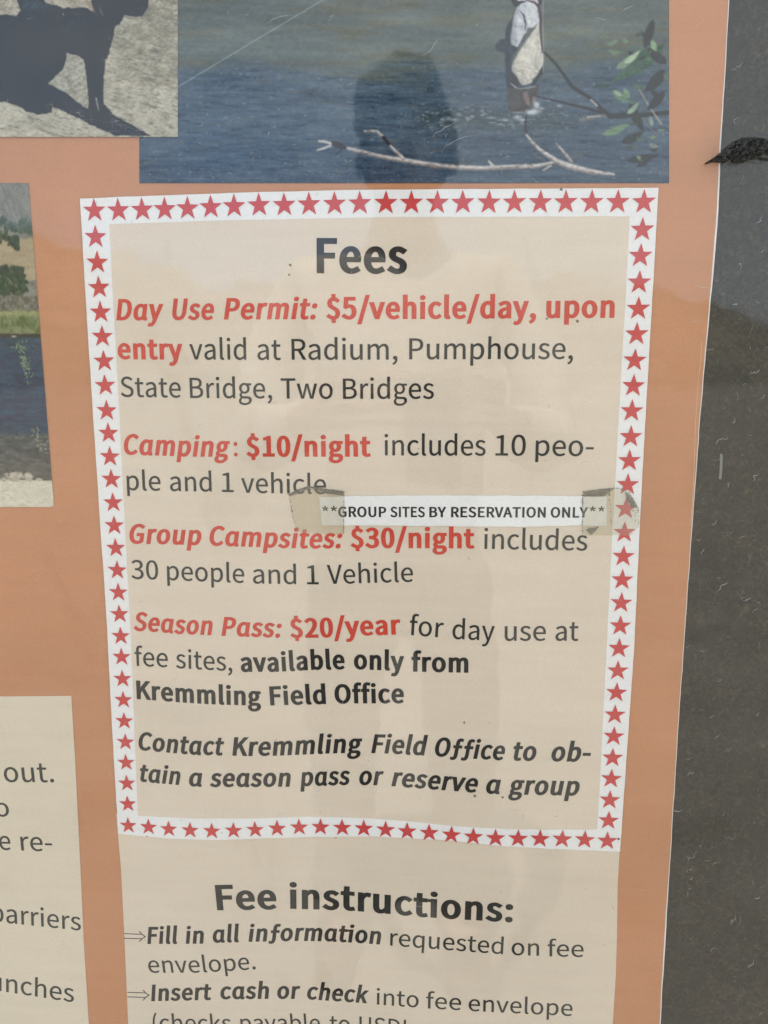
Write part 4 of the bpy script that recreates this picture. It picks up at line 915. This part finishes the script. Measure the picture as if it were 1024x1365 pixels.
L4 = [('',173,723.8,230,724.8),('',240,725.2,330,728),('',380,729.8,420,730.4),('',467.4,729.6,632.6,730.2),('',645.3,731.6,782.7,733.8)]
W([('Group',173,724,269,726.2),('Campsites:',279.7,726.6,456.6,730)], 'bold_italic', (25.4,26), RED, T, fee, line=L4)
W([('$30/night',467.4,729.6,632.6,730.2)], 'bold', (26,26.4), RED, T, fee, line=L4)
W([('includes',645.3,731.4,782.7,733.8)], 'regular', (26.4,26.6), INK, T, fee, line=L4)
L5 = [('',175.4,771.4,211.3,772.4),('',223,773,325.8,777),('',337.5,777.6,395,778.6),('',408.6,778.8,425,778.8),('',436.7,778.4,480,777.4),('',510,776.4,551,775.4)]
W([('30',175.4,771.4,211.3,772.4),('people',223,773,325.8,777),('and',337.5,777.6,395,778.6),('1',409.4,778.8,425,778.8),('Vehicle',436.7,778.4,551,775.4)], 'regular', (24.8,25.4), INK, T, fee, line=L5)
L6 = [('',178,840,215,842),('',240,844.4,283.6,846),('',295.3,846.8,375.8,849.4),('',387,849.6,430,849.2),('',470,846.8,534.6,845),('',545.6,846.2,590.7,850),('',603,851.6,659,854),('',672.8,854,771,854)]
W([('Season',178,840,283.6,846),('Pass:',295.3,846.8,375.8,849.4)], 'bold_italic', (24.4,25), RED, T, fee, line=L6)
W([('$20/year',387,849.6,534.6,844.4)], 'bold', (25.2,25.4), RED, T, fee, line=L6)
W([('for',545.6,846.4,590.7,850),('day',603,851.6,659,854.4),('use',672.8,854.6,727.7,854.6),('at',740.5,854.6,771,854.6)], 'regular', (25.8,26), INK, T, fee, line=L6)
L7 = [('',180,887.4,224,889.4),('',234.8,890.4,300,894),('',321.5,894.9,370,894.6),('',420,892,460,891.4),('',471.9,891.2,538.7,893.6),('',548.5,894.4,624.4,896)]
W([('fee',180,887.4,224,889.4),('sites,',234.8,890.4,309.8,894.2)], 'regular', (24.6,24.8), INK, T, fee, line=L7)
W([('available',321.5,894.9,460,891.4),('only',471.9,891.2,538.7,893.6),('from',548.5,894.4,624.4,896)], 'bold', (24.4,25.4), INKB, T, fee, line=L7)
W([('Kremmling',182.4,931,348,939.6),('Field',360.5,939.6,434.8,937.6),('Office',446.5,937,538.7,936.4)], 'bold', (24,25), INKB, T, fee, line=[('',182.4,931,240,935.4),('',280,938,348,940),('',360.5,939.6,434.8,937.6),('',446.5,937,538.7,936.6)])
W([('Contact',185,999,299,1006.4),('Kremmling',309.8,1007,484,1003.6),('Field',495,1003.4,570,1006.4),('Office',579.7,1007.4,672.8,1012.8),('to',684.3,1013.6,715,1014.6),('ob-',735,1014.8,787.6,1015)], 'bold_italic', (23.6,25.2), INKB, T, fee,
  line=[('',185,999,230,1003),('',260,1005.4,330,1007),('',370,1006.6,440,1003.6),('',484,1002.8,520,1003.8),('',570,1006.6,630,1010.6),('',672,1012.8,787.6,1015)])
W([('tain',186.7,1041,240.6,1046),('a',252.3,1047.2,270.3,1048),('season',279.7,1048.4,388.3,1048),('pass',400,1047.4,468,1045.4),('or',479,1045.4,512,1046.4),('reserve',521.8,1047.2,636.7,1056.2),('a',648,1057,667.5,1057.8),('group',677.7,1058.2,772.5,1060)], 'bold_italic', (23,24.8), INKB, T, fee)

# ------------------------------------------------------------------ paper strip taped over the notice
strip = tag(empty('paper_strip', (0, 0, 0)), 'narrow white paper strip lettered GROUP SITES BY RESERVATION ONLY, taped across the fee notice', 'paper strip')
ST = densify([(425.4,662.3),(530,660.4),(640,660.3),(740,660.9),(809.4,661.7),(808.6,701.2),(760,700.6),(700,702.2),(600,701.4),(500,700.4),(429.4,700.6)], 9, 0.45, 6)
slab('strip_sheet', px_outline(ST), 0.00290, 0.00315, WHITE, strip)
GL = [('',430,687.6,455,688.8),('',451,688.9,800,689.8)]
W([('**',429.5,691.0,449.6,691.2)], 'label', (15.5,15.5), INKB, 0.0028, strip)
W([('GROUP',451,688.9,515,689.2),('SITES',520.4,689.2,566.5,689.4),('BY',572.4,689.4,595,689.4),('RESERVATION',601.4,689.4,727.5,689.8),('ONLY',734,689.8,783.8,690)], 'heavy', (13.4,13.6), INKB, 0.0028, strip, line=GL)
W([('**',785.3,691.4,805.6,691.6)], 'label', (15.5,15.5), INKB, 0.0028, strip)

def tape_mat(name, col, dens, seedv):
    m, nt, b = new_mat(name)
    nt.nodes.remove(b); out = nt.nodes['Material Output']
    tr = N(nt, 'ShaderNodeBsdfTransparent'); df = N(nt, 'ShaderNodeBsdfDiffuse'); gl = N(nt, 'ShaderNodeBsdfGlossy')
    tr.inputs[0].default_value = (0.987, 0.978, 0.945, 1); df.inputs[0].default_value = (*col, 1); gl.inputs['Roughness'].default_value = 0.25
    n = noise(nt, 130, 5, 0.7, dist=1.0); r = ramp(nt, n.outputs['Fac'], [(0.35, dens*0.55), (0.62, dens), (0.72, min(1, dens*1.9))])
    n2 = noise(nt, 320, 4, 0.7); r2 = ramp(nt, n2.outputs['Fac'], [(0.52, (1, 1, 1)), (0.68, (0.12, 0.11, 0.08))])
    nt.links.new(mul(nt, tuple(col), r2.outputs[0]), df.inputs[0])
    mx = N(nt, 'ShaderNodeMixShader'); nt.links.new(r.outputs[0], mx.inputs[0]); nt.links.new(tr.outputs[0], mx.inputs[1]); nt.links.new(df.outputs[0], mx.inputs[2])
    m2 = N(nt, 'ShaderNodeMixShader'); m2.inputs[0].default_value = 0.05; nt.links.new(mx.outputs[0], m2.inputs[1]); nt.links.new(gl.outputs[0], m2.inputs[2])
    nt.links.new(m2.outputs[0], out.inputs[0])
    return m
TAPE = tape_mat('yellowed_tape', (0.68, 0.62, 0.50), 0.05, 1)
FOLD = tape_mat('doubled_tape', (0.42, 0.38, 0.30), 0.20, 2)
TEDGE = flat_mat('dirty_tape_edge', (0.13, 0.12, 0.09), 0.6, 0.4)
def tape(label, body, folds, dirty):
    t = tag(empty('adhesive_tape', (0, 0, 0)), label, 'tape', 'pieces of tape holding the paper strip')
    slab('tape_strip', px_outline(densify(body, 6, 0.35, 3)), 0.00262, 0.00272, TAPE, t)
    for f in folds: slab('folded_flap', px_outline(densify(f, 6, 0.3, 8)), 0.00245, 0.00252, FOLD, t)
    rnd = random.Random(5)
    for P in dirty:     # grit caught along the edge of the adhesive
        V = []; F = []
        for i in range(len(P)-1):
            a, b = P[i], P[i+1]; L = math.hypot(b[0]-a[0], b[1]-a[1])
            for k in range(int(L/1.1)):
                if rnd.random() < 0.45: continue
                u = k*1.1/L; x = a[0]+(b[0]-a[0])*u+rnd.gauss(0, 0.35); y = a[1]+(b[1]-a[1])*u+rnd.gauss(0, 0.35); s = rnd.uniform(0.3, 1.0); q = len(V)
                for j in range(5): V.append(at(x+s*math.cos(j*1.257), y-s*math.sin(j*1.257), 0.0024))
                F.append(tuple(range(q, q+5)))
        o = mesh_obj('edge_grit', V, F, TEDGE, t); o['kind'] = 'stuff'
tape('left piece of yellowed tape, creased at its top, below the word vehicle',
     [(384.7,659),(395,652.5),(410.5,647.7),(432,651),(459,655),(458.3,712),(430,712.5),(396,709),(390,690)],
     [[(384.9,659.3),(396,652.5),(411,647.9),(434,652),(459,655.4),(458.6,660.5),(436,658),(414,650.2),(400,655.5),(387,661.5)]],
     [[(385,660),(411,648.5),(459,655.5)],[(458.8,656),(458.5,690),(458.3,711)],[(413,649.5),(424,652),(432,651.5)],[(386,662),(391,690),(396,706)]])
tape('right piece of clear tape, crumpled over the right star border',
     [(777.3,655),(800,651.5),(820.6,650),(834.7,652.8),(841,658),(846.4,667),(850,675),(852.3,683),(852,702),(841.7,713.7),(800,714),(777,713.7),(776.3,690)],
     [[(777.6,655.3),(800,652),(820,650.4),(812,656),(806,661.5),(778,662)],[(833,655),(841,661),(846,668),(850.5,677),(842,676),(836,664)],[(781,706),(799,701.5),(793,709),(788,713.3)]],
     [[(777.5,656),(820.6,650.4),(834.7,653.2)],[(777,657),(776.6,690),(777.2,713)],[(838,655),(848,672),(852,684),(851.6,702)],[(812,652),(814.5,690),(814.6,713)],[(841,680),(848,683),(846,692),(851,697)]])

# ------------------------------------------------------------------ clear pane in front of everything
pane = tag(empty('clear_pane', (0, 0, 0)), 'scratched clear plastic pane covering the posters, reflecting sky, hills and the photographer', 'plastic pane')
m, nt, b = new_mat('clear_plastic')
nt.nodes.remove(b); out = nt.nodes['Material Output']
tr = N(nt, 'ShaderNodeBsdfTransparent'); gl = N(nt, 'ShaderNodeBsdfGlossy'); df = N(nt, 'ShaderNodeBsdfDiffuse')
tr.inputs[0].default_value = (0.985, 0.985, 0.975, 1); gl.inputs['Roughness'].default_value = 0.038
df.inputs[0].default_value = (0.62, 0.60, 0.55, 1)
lw = N(nt, 'ShaderNodeLayerWeight'); lw.inputs[0].default_value = 0.5
pw = N(nt, 'ShaderNodeMath', operation='POWER'); pw.inputs[1].default_value = 5
nt.links.new(lw.outputs['Facing'], pw.inputs[0])
ma = N(nt, 'ShaderNodeMath', operation='MULTIPLY_ADD'); ma.inputs[1].default_value = 0.96; ma.inputs[2].default_value = 0.036
nt.links.new(pw.outputs[0], ma.inputs[0])
nb = noise(nt, 9, 3, 0.45); bp = N(nt, 'ShaderNodeBump'); bp.inputs['Strength'].default_value = 0.10; bp.inputs['Distance'].default_value = 0.01
nt.links.new(nb.outputs['Fac'], bp.inputs['Height']); nt.links.new(bp.outputs[0], gl.inputs['Normal'])
dust = noise(nt, 12, 6, 0.7, dist=0.5); dr = ramp(nt, dust.outputs['Fac'], [(0.4, 0.003), (0.75, 0.014)])
m1 = N(nt, 'ShaderNodeMixShader'); nt.links.new(dr.outputs[0], m1.inputs[0]); nt.links.new(tr.outputs[0], m1.inputs[1]); nt.links.new(df.outputs[0], m1.inputs[2])
m2 = N(nt, 'ShaderNodeMixShader'); nt.links.new(ma.outputs[0], m2.inputs[0]); nt.links.new(m1.outputs[0], m2.inputs[1]); nt.links.new(gl.outputs[0], m2.inputs[2])
nt.links.new(m2.outputs[0], out.inputs[0])
slab('pane_sheet', [(-0.998, 0.622), (0.458, 0.622), (0.458, 1.858), (-0.998, 1.858)], -0.0010, 0.0020, m, pane)
# fine scratches
SCR = flat_mat('scratch_white', (0.42, 0.41, 0.38), 0.5)
rnd = random.Random(77); V = []; F = []
def scratch(x, y, ang, L, wd, curl):
    n = max(4, int(L/2.2)); P = []; side = rnd.choice((-1, 1))
    for k in range(n):
        P.append((x, y)); a_ = ang+rnd.gauss(0, curl*1.8)+k*curl*0.12*side; x += math.cos(a_)*L/n; y -= math.sin(a_)*L/n
    k0 = len(V)
    for i, p in enumerate(P):
        q = P[min(i+1, n-1)]; o = P[max(i-1, 0)]; dx, dy = q[0]-o[0], q[1]-o[1]; l = math.hypot(dx, dy)+1e-9
        h = wd*math.sin(math.pi*(i+0.4)/(n))*0.5*rnd.uniform(0.5, 1.2)
        V.append(at(p[0]-dy/l*h, p[1]+dx/l*h, -0.00104)); V.append(at(p[0]+dy/l*h, p[1]-dx/l*h, -0.00104))
        if i: F.append((k0+2*i-2, k0+2*i-1, k0+2*i+1, k0+2*i))
for i in range(120): scratch(rnd.uniform(905, 1022), rnd.uniform(0, 1360), rnd.gauss(0.7, 0.5), abs(rnd.gauss(7, 9))+3, rnd.uniform(0.12, 0.42), 0.5)
for x, y, a, L in ((1008,300,.9,22),(985,352,.3,14),(978,408,.2,16),(998,500,.9,30),(975,565,.8,26),(953,590,1.0,30),(1003,640,.7,28),(972,650,.5,14),(948,700,.1,14),(955,790,.8,26),(990,800,.4,22),(935,740,.8,14),(1006,1200,.3,16),(915,1035,.7,18),(1000,1290,1.2,26),(975,1235,.8,30)): scratch(x, y, a, L, 0.55, 0.6)
for i in range(330): scratch(rnd.uniform(-5, 900), rnd.uniform(0, 1360), rnd.gauss(0.75, 0.7), abs(rnd.gauss(5, 7))+2, rnd.uniform(0.2, 0.55), 0.3)
for x, y, a, L in ((355,30,.4,40),(560,75,.5,40),(590,200,.7,50),(830,15,.6,20),(925,38,.6,20),(925,378,-.5,26),(918,430,0,20),(575,185,.7,44)): scratch(x, y, a, L, 0.6, 0.15)
o = mesh_obj('scratch_marks', V, F, SCR, pane); o['kind'] = 'stuff'
V = []; F = []          # dark hair-fine scuffs over the pale paper
for i in range(46): scratch(rnd.uniform(110, 830), rnd.uniform(250, 1340), rnd.gauss(0.8, 0.6), abs(rnd.gauss(5, 4))+2, rnd.uniform(0.3, 0.6), 0.4)
o = mesh_obj('scuff_marks', V, F, flat_mat('scuff_grey', (0.12, 0.11, 0.10), 0.6), pane); o['kind'] = 'stuff'
DIRT = flat_mat('dirt_brown', (0.20, 0.18, 0.14), 0.9, 0.3)
for x, y, s in ((770,428,2.6),(729,425,1.8),(748,252.6,2.4),(387,353,2.2),(385.5,366,1.5),(619,963,1.8),(633,1061,2.2),(670,1063,2.0),(825,1118.5,2.2),(480,343,2.4),(448,1117,1.2),(711,206,1.2),(558,598,1.0),(196,1115,1.2)):
    V = []; n = 9
    for j in range(n):
        a = 2*math.pi*j/n; r = s*rnd.uniform(0.6, 1.1); V.append(at(x+r*math.cos(a), y-r*math.sin(a), -0.00106))
    c = at(x, y, -0.0016); V.append(c)
    mesh_obj('dirt_speck', V, [(j, (j+1) % n, n) for j in range(n)], DIRT, pane)

# ------------------------------------------------------------------ ragged black scrap stuck on the pane
fl = [(937,219.6),(941,216.6),(946,214.2),(953,209),(960,203.5),(966,197.5),(972,192.8),(979,189.4),(985,187),(992,186.3),(1001,186.8),(1009,187.6),(1015,188.8),(1019,190.6),(1023.5,193),(1029,197),(1033,205),(1030,212),(1024.5,207),(1020,204.2),(1016.5,206.5),(1012,208.6),(1006,209.6),(1003,210.6),(1012,211.6),(1021,213.6),(1022,215),(1014,215),(1008,213.2),(999,212.4),(996,214.6),(990,217),(982,217.6),(976,217.8),(975,214),(971,213.8),(968,216.6),(962,217.6),(953,218),(947,217.8),(941,219.8)]
P = px_outline(densify(fl, 2.2, 0.45, 9))
xs = [p[0] for p in P]; zs = [p[1] for p in P]; rr = random.Random(2)
inn = []
def inside(x, z):
    c = False; n = len(P)
    for i in range(n):
        a, b_ = P[i], P[(i+1) % n]
        if (a[1] > z) != (b_[1] > z) and x < (b_[0]-a[0])*(z-a[1])/(b_[1]-a[1])+a[0]: c = not c
    return c
while len(inn) < 420:
    x, z = rr.uniform(min(xs), max(xs)), rr.uniform(min(zs), max(zs))
    if inside(x, z): inn.append((x, z))
n = len(P)
vo, eo, fo, *_ = geometry.delaunay_2d_cdt([Vector(p) for p in P+inn], [(i, (i+1) % n) for i in range(n)], [], 1, 1e-7)
nv = len(vo); V = []
for i, v in enumerate(vo):
    rim_ = min(math.hypot(v.x-p[0], v.y-p[1]) for p in P) < 0.0004
    V.append((v.x, -0.0018 - (rr.uniform(0, 0.0006) if rim_ else rr.uniform(0.0010, 0.0036)) - 0.003*max(0, (v.y-min(zs))/(max(zs)-min(zs))), v.y))
V += [(v.x, -0.0012 - 0.003*max(0, (v.y-min(zs))/(max(zs)-min(zs))), v.y) for v in vo]
F = []
from collections import Counter
cnt = Counter()
for f in fo:
    for i in range(3): cnt[tuple(sorted((f[i], f[(i+1) % 3])))] += 1
for f in fo:
    F.append(tuple(f)); F.append(tuple(i+nv for i in f[::-1]))
    for i in range(3):
        a, b_ = f[i], f[(i+1) % 3]
        if cnt[tuple(sorted((a, b_)))] == 1: F.append((a, a+nv, b_+nv, b_))
m, nt, b = new_mat('black_flaking_film')
q = noise(nt, 900, 5, 0.7); r = ramp(nt, q.outputs['Fac'], [(0.4, (0.004, 0.005, 0.005)), (0.75, (0.06, 0.065, 0.06))])
nt.links.new(r.outputs[0], b.inputs['Base Color']); b.inputs['Roughness'].default_value = 0.55
tag(mesh_obj('black_scrap', V, F, m), 'ragged black scrap stuck on the pane over the poster edge, at the upper right', 'scrap')
# ------------------------------------------------------------------ the photographer, seen as a reflection in the pane
def skin_mesh(name, verts, edges, radii, root, mat, parent, sub=2):
    me = bpy.data.meshes.new(name + '_frame'); me.from_pydata([tuple(v) for v in verts], edges, []); me.update()
    ob = bpy.data.objects.new(name, me); C.objects.link(ob)
    md = ob.modifiers.new('skin', 'SKIN'); md.use_smooth_shade = True
    sv = me.skin_vertices[0].data
    for i, r in enumerate(radii):
        sv[i].radius = (r, r) if not hasattr(r, '__len__') else r
        sv[i].use_root = (i == root)
    ss = ob.modifiers.new('sub', 'SUBSURF'); ss.levels = sub; ss.render_levels = sub
    dg = bpy.context.evaluated_depsgraph_get(); dg.update()
    m2 = bpy.data.meshes.new_from_object(ob.evaluated_get(dg)); m2.name = name
    bpy.data.objects.remove(ob)
    m2.materials.clear(); m2.materials.append(mat)
    m2.polygons.foreach_set('use_smooth', [True]*len(m2.polygons))
    return link(bpy.data.objects.new(name, m2), parent)
def simple(name, col, rough=0.8, bscale=60):
    m, nt, b = new_mat(name)
    n = noise(nt, bscale, 4, 0.6); r = ramp(nt, n.outputs['Fac'], [(0.3, 0.85), (0.7, 1.1)])
    nt.links.new(mul(nt, col, r.outputs[0]), b.inputs['Base Color']); b.inputs['Roughness'].default_value = rough
    bump(nt, b, n.outputs['Fac'], 0.6, 0.02 if bscale < 20 else 0.003)
    return m
person = tag(empty('person', (-0.06, -1.02, 0)), 'person in a cap and pale shirt holding up a phone, mirrored faintly in the pane', 'person')
# local frame: +y towards the board, z up
SK, SH, TR, CAP_, HAIR, BOOT = simple('skin', (0.30, 0.19, 0.14), 0.55), simple('pale_shirt', (0.50, 0.48, 0.43), 0.85, 9), simple('dark_trousers', (0.15, 0.145, 0.135)), simple('dark_cap', (0.045, 0.05, 0.06)), simple('dark_hair', (0.03, 0.02, 0.015)), simple('boot_leather', (0.09, 0.06, 0.04))
hl = (-0.135, 0.335, 1.19); hr = (0.175, 0.335, 1.19)         # wrists
bv = [(0,0,0.95),(0,0,1.08),(0,0.01,1.25),(0,0.0,1.41),(0,0.01,1.52),(0,0.03,1.60),(0,0.04,1.68),(0,0.035,1.735)]
br = [(0.14,0.10),(0.13,0.095),(0.15,0.105),(0.11,0.085),(0.052,0.055),(0.062,0.075),(0.072,0.088),(0.050,0.06)]
be = [(i, i+1) for i in range(7)]
def add(p, r, to):
    bv.append(p); br.append(r); be.append((to, len(bv)-1)); return len(bv)-1
for s, wr in ((-1, hl), (1, hr)):
    a = add((s*0.17, 0, 1.43), 0.055, 3); a = add((s*0.245, 0.03, 1.30), 0.047, a); a = add((s*0.265, 0.10, 1.14), 0.040, a)
    a = add(((s*0.265+wr[0])/2, 0.22, 1.165), 0.036, a); a = add(wr, 0.026, a); add((wr[0]*0.82+0.004, 0.40, 1.20), (0.038, 0.018), a)
    h = add((s*0.10, 0, 0.90), 0.085, 0); h = add((s*0.12, 0.01, 0.52), 0.058, h); h = add((s*0.13, -0.02, 0.28), 0.05, h); h = add((s*0.13, -0.02, 0.08), 0.035, h); add((s*0.14, 0.13, 0.04), 0.032, h)
skin_mesh('body', bv, be, br, 0, SK, person)
# fingers wrap the phone's edges
phx = 0.06     # the phone's centre, in the person's frame
for s, wr in ((-1, hl), (1, hr)):
    for k, (dz, L) in enumerate(((0.030, 0.95), (0.012, 1.05), (-0.007, 1.0), (-0.025, 0.8))):
        x0 = wr[0]*0.82+0.004; xe = phx + s*0.040
        v = [(x0, 0.405, 1.20+dz), (x0-s*0.004, 0.44, 1.215+dz), (x0*0.45+xe*0.55, 0.478*1.0, 1.225+dz), (xe-s*0.01*L, 0.524, 1.228+dz)]
        skin_mesh('finger', v, [(0,1),(1,2),(2,3)], [0.0095, 0.009, 0.0082, 0.0068], 0, SK, person, 1)
    v = [(wr[0]*0.82+0.004, 0.40, 1.215), (wr[0]*0.6+phx*0.4, 0.45, 1.255), (phx+s*0.03, 0.492, 1.268)]
    skin_mesh('thumb', v, [(0,1),(1,2)], [0.0115, 0.010, 0.0085], 0, SK, person, 1)
# shirt over torso and arms
sv_ = [(0,0,0.93),(0,0,1.08),(0,0.01,1.25),(0,0.0,1.42),(0,0.01,1.485)]; se = [(i,i+1) for i in range(4)]; sr = [(0.175,0.13),(0.165,0.122),(0.18,0.13),(0.135,0.10),(0.068,0.068)]
def adds(p, r, to):
    sv_.append(p); sr.append(r); se.append((to, len(sv_)-1)); return len(sv_)-1
for s, wr in ((-1, hl), (1, hr)):
    a = adds((s*0.175, 0, 1.43), 0.075, 3); a = adds((s*0.252, 0.03, 1.30), 0.068, a); a = adds((s*0.272, 0.10, 1.135), 0.062, a)
    a = adds(((s*0.268+wr[0])/2, 0.22, 1.16), 0.052, a); adds((wr[0]*1.02, 0.31, 1.185), 0.040, a)
skin_mesh('shirt', sv_, se, sr, 0, SH, person)
tv = [(0,0,0.97),(0,0,0.90)]; te = [(0,1)]; tr_ = [(0.17,0.125),(0.165,0.125)]
for s in (-1, 1):
    k = len(tv); tv += [(s*0.11,0,0.82),(s*0.125,0.01,0.52),(s*0.135,-0.02,0.28),(s*0.135,-0.02,0.10)]; tr_ += [0.105,0.078,0.068,0.066]; te += [(1,k),(k,k+1),(k+1,k+2),(k+2,k+3)]
skin_mesh('trousers', tv, te, tr_, 0, TR, person)
for s in (-1, 1): skin_mesh('boot', [(s*0.135,-0.05,0.05),(s*0.137,0.03,0.05),(s*0.145,0.15,0.035)], [(0,1),(1,2)], [0.052,0.05,0.04], 1, BOOT, person)
# head: hair, cap and brim, face
def lathe(name, prof, cx, cy, cz, sx, sy, mat, parent, K=28):
    V = []; F = []
    for r, z in prof:
        for k in range(K): a = 2*math.pi*k/K; V.append((cx+r*sx*math.cos(a), cy+r*sy*math.sin(a), cz+z))
    for i in range(len(prof)-1):
        for k in range(K): F.append((i*K+k, i*K+(k+1) % K, (i+1)*K+(k+1) % K, (i+1)*K+k))
    F.append(tuple(range(K))[::-1]); F.append(tuple((len(prof)-1)*K+k for k in range(K)))
    return mesh_obj(name, V, F, mat, parent, True)
lathe('hair', [(0.4,-0.07),(0.85,-0.06),(1.0,-0.02),(1.04,0.03),(1.0,0.06)], 0, 0.005, 1.67, 0.086, 0.098, HAIR, person)
cap_o = lathe('cap', [(1.02,0),(1.06,0.004),(1.04,0.04),(0.90,0.085),(0.62,0.115),(0.25,0.127),(0.02,0.129)], 0, 0.03, 1.69, 0.088, 0.107, CAP_, person)
lathe('brim', [(0.2,0.0),(1.0,-0.002),(1.0,0.003),(0.2,0.008)], 0, 0.03, 1.688, 0.098, 0.150, CAP_, person)
lathe('nose', [(0.3,-0.02),(1,-0.014),(0.7,0.008),(0.3,0.022)], 0, 0.125, 1.635, 0.014, 0.018, SK, person, 10)
for s in (-1, 1):
    lathe('eye', [(0.1,-0.007),(1,0),(0.1,0.007)], s*0.03, 0.108, 1.655, 0.012, 0.008, HAIR, person, 10)
    lathe('ear', [(0.3,-0.03),(1,-0.01),(1,0.012),(0.3,0.028)], s*0.084, 0.03, 1.645, 0.010, 0.018, SK, person, 10)
lathe('mouth', [(0.3,-0.005),(1,0),(0.3,0.005)], 0, 0.112, 1.597, 0.024, 0.008, simple('lips', (0.30, 0.13, 0.11)), person, 10)
# phone held upright in both hands, its lens where the picture was taken from
import bmesh
bm = bmesh.new(); bmesh.ops.create_cube(bm, size=1)
for v in bm.verts: v.co = Vector((v.co.x*0.072, v.co.y*0.008, v.co.z*0.150))
bmesh.ops.bevel(bm, geom=list(bm.edges), offset=0.0035, segments=3, affect='EDGES')
me = bpy.data.meshes.new('case'); bm.to_mesh(me); bm.free()
DK = simple('dark_phone', (0.03, 0.03, 0.035), 0.35); me.materials.append(DK)
phone = tag(empty('phone', (0.0, -0.512, 1.19)), 'dark phone held upright in the photographer\'s hands, mirrored in the pane', 'phone')
link(bpy.data.objects.new('case', me), phone)
lathe('lens', [(1,-0.001),(1,0.001),(0.2,0.0012)], 0, 0, 0, 0.008, 0.008, DK, phone, 16).rotation_euler = (math.radians(90), 0, 0)
for o in phone.children:
    if o.name.startswith('lens'): o.location = (0.0, 0.006, 0.06)
